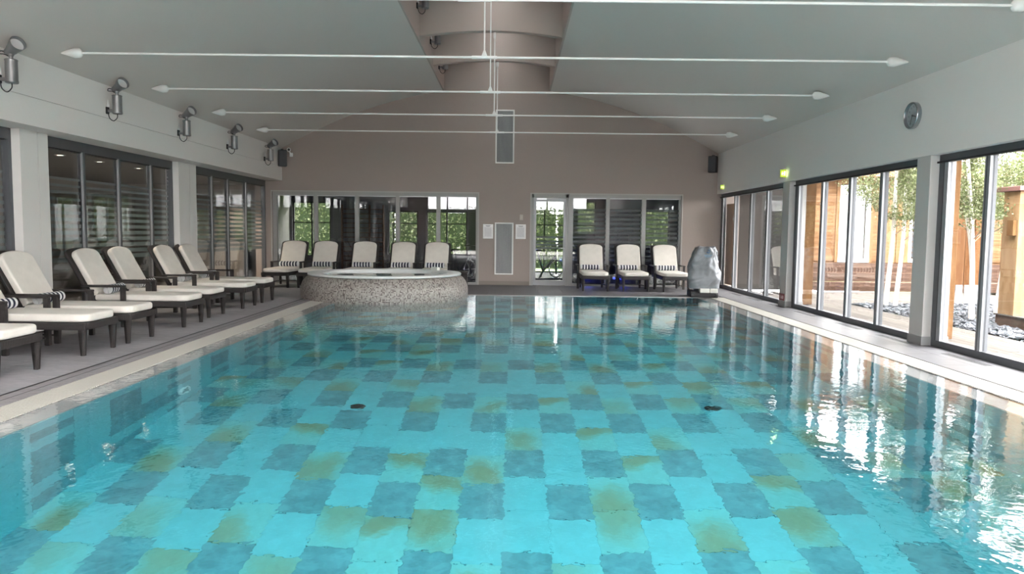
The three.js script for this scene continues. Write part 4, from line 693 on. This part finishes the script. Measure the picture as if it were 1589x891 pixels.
// cedar house facing the terrace, on a stepped plinth
{
  const Z = -20.7, h = thing('cedar_house', 'cedar clad garden house with a tall white blinded door, on brown wooden steps', 'house', [0, 0, Z]);
  mesh('wall_core', merge([box(8.2, 9.02, 0.6, 3.2, -0.3, -0.02), box(9.9, 11.05, 0.6, 3.2, -0.3, -0.02), box(9.02, 9.9, 2.9, 3.2, -0.3, -0.02), box(11.05, 11.85, 2.75, 3.2, -0.3, -0.02), box(11.05, 11.85, 0.6, 0.78, -0.3, -0.02), box(11.85, 16, 0.6, 3.2, -0.3, -0.02), box(8.2, 16, 0.6, 3.2, -4, -3.8), box(8.2, 8.4, 0.6, 3.2, -4, -0.3), box(8.2, 16, 0.4, 0.6, -4, -0.02)]), M.cedarH2, h);
  const seg = [[8.34, 8.94], [9.98, 10.28], [12.2, 16]];
  for (const [a, b] of seg) { const gs = [0, 1, 2].map((k) => boxUV(new THREE.BoxGeometry(b - a, 0.15, 0.03), 1, k * 0.3, k * 0.4)); for (let k = 0; k < 15; k++) { const m = mesh('cladding_board', gs[k % 3], R() < 0.5 ? M.cedarH : M.cedarH2, h); m.position.set((a + b) / 2, 0.85 + k * 0.155, 0.006); m.rotation.x = 0.1; } }
  for (const [a, b] of [[8.94, 9.03], [9.89, 9.98], [10.28, 10.62], [10.64, 10.98], [11.9, 12.2]]) mesh('trim_board', box(a, b, 0.74, 3.0, -0.02, 0.045), M.cedarV, h);
  mesh('corner_post', box(8.2, 8.34, 0.0, 3.1, -0.05, 0.06), M.brownV, h);
  mesh('head_board', box(8.94, 12.2, 2.9, 3.08, -0.02, 0.05), M.cedarH, h);
  mesh('fascia', box(8.0, 16.2, 3.08, 3.3, -0.1, 0.55), M.fasc = std({ color: lin(0.38, 0.19, 0.10), roughness: 0.7 }), h);
  mesh('roof', box(8.0, 16.2, 3.3, 3.42, -4.2, 0.6), M.darkGrey, h);
  const dr = mesh('door_frame', merge([box(9.03, 9.13, 0.74, 2.88, -0.03, 0.05), box(9.79, 9.89, 0.74, 2.88, -0.03, 0.05), box(9.13, 9.79, 2.78, 2.88, -0.03, 0.05), box(9.13, 9.79, 0.74, 0.84, -0.03, 0.05)]), std({ color: lin(0.55, 0.56, 0.57), roughness: 0.5 }), h);
  mesh('blind', box(9.13, 9.79, 0.84, 2.78, -0.1, -0.09), std({ color: lin(0.80, 0.86, 0.83), roughness: 0.8 }), dr); mesh('pane', box(9.13, 9.79, 0.84, 2.78, 0.0, 0.01), M.glass, dr);
  const w2 = mesh('window_frame', merge([box(10.98, 11.06, 0.76, 2.76, -0.03, 0.05), box(11.82, 11.9, 0.76, 2.76, -0.03, 0.05), box(11.06, 11.82, 2.68, 2.76, -0.03, 0.05), box(11.06, 11.82, 0.76, 0.86, -0.03, 0.05)]), M.rodWhite, h);
  for (let k = 0; k < 12; k++) mesh('louvre_slat', box(11.06, 11.82, 0.9 + k * 0.15, 1.01 + k * 0.15, -0.02, 0.0), M.darkGrey, w2);
  const lamp = mesh('wall_lamp', cyl(0.07, 0.07, 0.05, 20).rotateX(PI / 2).translate(8.55, 2.35, 0.06), M.rodWhite, h);
  // three deep steps, each of two boards
  for (let s = 0; s < 3; s++) { const y = 0.24 * (s + 1), z0 = 1.0 - s * 0.3; for (let b = 0; b < 2; b++) mesh('step_board', box(8.1, 15, y - 0.24 + b * 0.12 + 0.006, y - 0.24 + (b + 1) * 0.12, z0 - 0.34, z0 - b * 0.012), b ? M.brownH : (M.brownH2 ??= wood(brownT, lin(0.82, 0.8, 0.78), PI / 2)), h); }
}
// fence of upright boards on metal feet
{
  const f = thing('board_fence', 'upright cedar board fence on dark feet behind the near birch', 'fence', [0, -0.02, -16.5]);
  for (let k = 0; k < 7; k++) { const x = 9.25 + k * 0.195; const m = mesh('fence_board', box(x, x + 0.175, 0.42, 2.17, -0.02 + (k % 2) * 0.01, 0.02 + (k % 2) * 0.01), k % 3 === 1 ? (M.fence2 ??= wood(cedarT, lin(0.62, 0.5, 0.42))) : M.cedarFence, f); mesh('metal_foot', merge([box(x + 0.01, x + 0.165, 0.0, 0.44, 0.028, 0.04)]), M.plinth, f); }
  mesh('rail', merge([box(9.2, 10.65, 0.7, 0.78, -0.07, -0.02), box(9.2, 10.65, 1.8, 1.88, -0.07, -0.02)]), M.brownH, f);
}
{ const t = thing('timber_pole', 'slim brown timber pole behind the pale timber pillar', 'pole', [10.2, -0.03, -15.4]); mesh('shaft', rbox(-0.06, 0.06, 0.25, 1.98, -0.06, 0.06, 0.008), M.cedarFence, t); mesh('metal_foot', box(-0.05, 0.05, 0, 0.27, -0.05, 0.05), M.darkGrey, t); mesh('cross_piece', box(-0.02, 0.25, 1.5, 1.75, -0.03, 0.03), M.honey, t); }
{
  const t = thing('timber_pillar', 'pale timber shower pillar with dark cap and round speaker at the right picture edge', 'pillar', [8.27, -0.03, -12.4]);
  mesh('shaft', rbox(0, 0.30, 0.22, 2.28, -0.2, 0.2, 0.01), wood(blondT), t); mesh('side_panel', rbox(0.30, 0.95, 0.22, 2.22, -0.3, 0.22, 0.01), wood(blondT), t); mesh('cap', rbox(-0.06, 1.02, 2.28, 2.36, -0.32, 0.27, 0.01), std({ color: lin(0.17, 0.08, 0.07), roughness: 0.6 }), t);
  mesh('base_step', rbox(0.0, 1.5, 0.0, 0.2, -0.25, 0.55, 0.01), M.brownH, t); mesh('base_board', rbox(-0.02, 1.5, 0.2, 0.225, -0.27, 0.57, 0.006), M.paleZ, t);
  const sp = mesh('speaker', cyl(0.06, 0.06, 0.03, 26).rotateX(PI / 2).translate(0.15, 2.07, 0.215), M.darkGrey, t); mesh('speaker_ring', new THREE.TorusGeometry(0.058, 0.006, 8, 30).translate(0.15, 2.07, 0.23), M.black, sp); mesh('shelf_block', box(-0.06, 0.0, 1.55, 1.8, 0.0, 0.16), M.honey, t);
}
birch('twin-stemmed white birch in front of the cedar house', 8.12, -15.9, [[-0.1, 0, 0.15, 0.2, 5.2, 0.055], [0.1, 0.02, 0.45, -0.3, 5.0, 0.05]], 24000, 71);
birch('twin-stemmed white birch in front of the board fence', 8.3, -13.25, [[-0.06, 0, -0.45, 0.1, 5.0, 0.05], [0.06, 0.05, 0.1, -0.2, 5.4, 0.062], [0.02, -0.08, -0.1, -0.9, 4.6, 0.035]], 30000, 83);
birch('white birch left of the pale timber pillar', 9.45, -14.4, [[0, 0, 0.3, 0.2, 5.3, 0.07], [0.05, 0.1, 1.0, -0.2, 4.8, 0.045]], 26000, 97);
// shrubs and hedge rows farther out
function hedge(name, label, x0, x1, z0, z1, h, n, seed, group) { const t = thing(name, label, 'hedge', [0, 0, 0], 0, group); mesh('woody_core', box(x0 + 0.06, x1 - 0.06, -0.1, h - 0.25, z0 + 0.25, z1 - 0.25), M.coreG ??= phys({ color: lin(0.012, 0.018, 0.008), roughness: 1, specularIntensity: 0.1 }), t); foliage(t, 'leaves', n, (r) => [x0 + r() * (x1 - x0), Math.pow(r(), 0.8) * h, z0 + r() * (z1 - z0)], 0.11, seed === 302 ? GREEN : DEEP, seed); }
hedge('garden_hedge', 'tall hedge beyond the left fitness room window', -14, -5.2, -33.2, -32.0, 3.9, 16000, 301, 'hedges');
hedge('garden_hedge', 'green hedge beyond the middle fitness room windows', -5.2, 1.9, -33.2, -32.0, 3.6, 16000, 304, 'hedges');
hedge('garden_hedge', 'tall hedge beyond the right fitness room windows', 1.9, 11, -33.2, -32.0, 3.9, 16000, 305, 'hedges');
hedge('garden_hedge', 'tall hedge closing the courtyard beyond the cedar house', 16.5, 17.8, -24, 6, 3.2, 9000, 302, 'hedges');
hedge('garden_hedge', 'tall hedge in the garden behind the viewer', -16, 16, 16.0, 17.2, 3.4, 14000, 303, 'hedges');
struct('ground_far', 'lawn beyond the fitness room', 'ground', box(-40, 40, -0.4, -0.1, GZ - 0.2, -80), std({ color: lin(0.13, 0.2, 0.06), roughness: 1 }));
struct('ground_back', 'pale terrace behind the viewer outside', 'ground', box(-40, 5.98, -0.4, -0.03, ZB + 0.3, 40), std({ color: lin(0.4, 0.39, 0.36), roughness: 0.9 }));
struct('ground_right', 'ground beyond the courtyard', 'ground', box(12, 60, -0.45, -0.08, -60, 40), std({ color: lin(0.2, 0.22, 0.12), roughness: 1 }));

renderer.render(scene, camera);
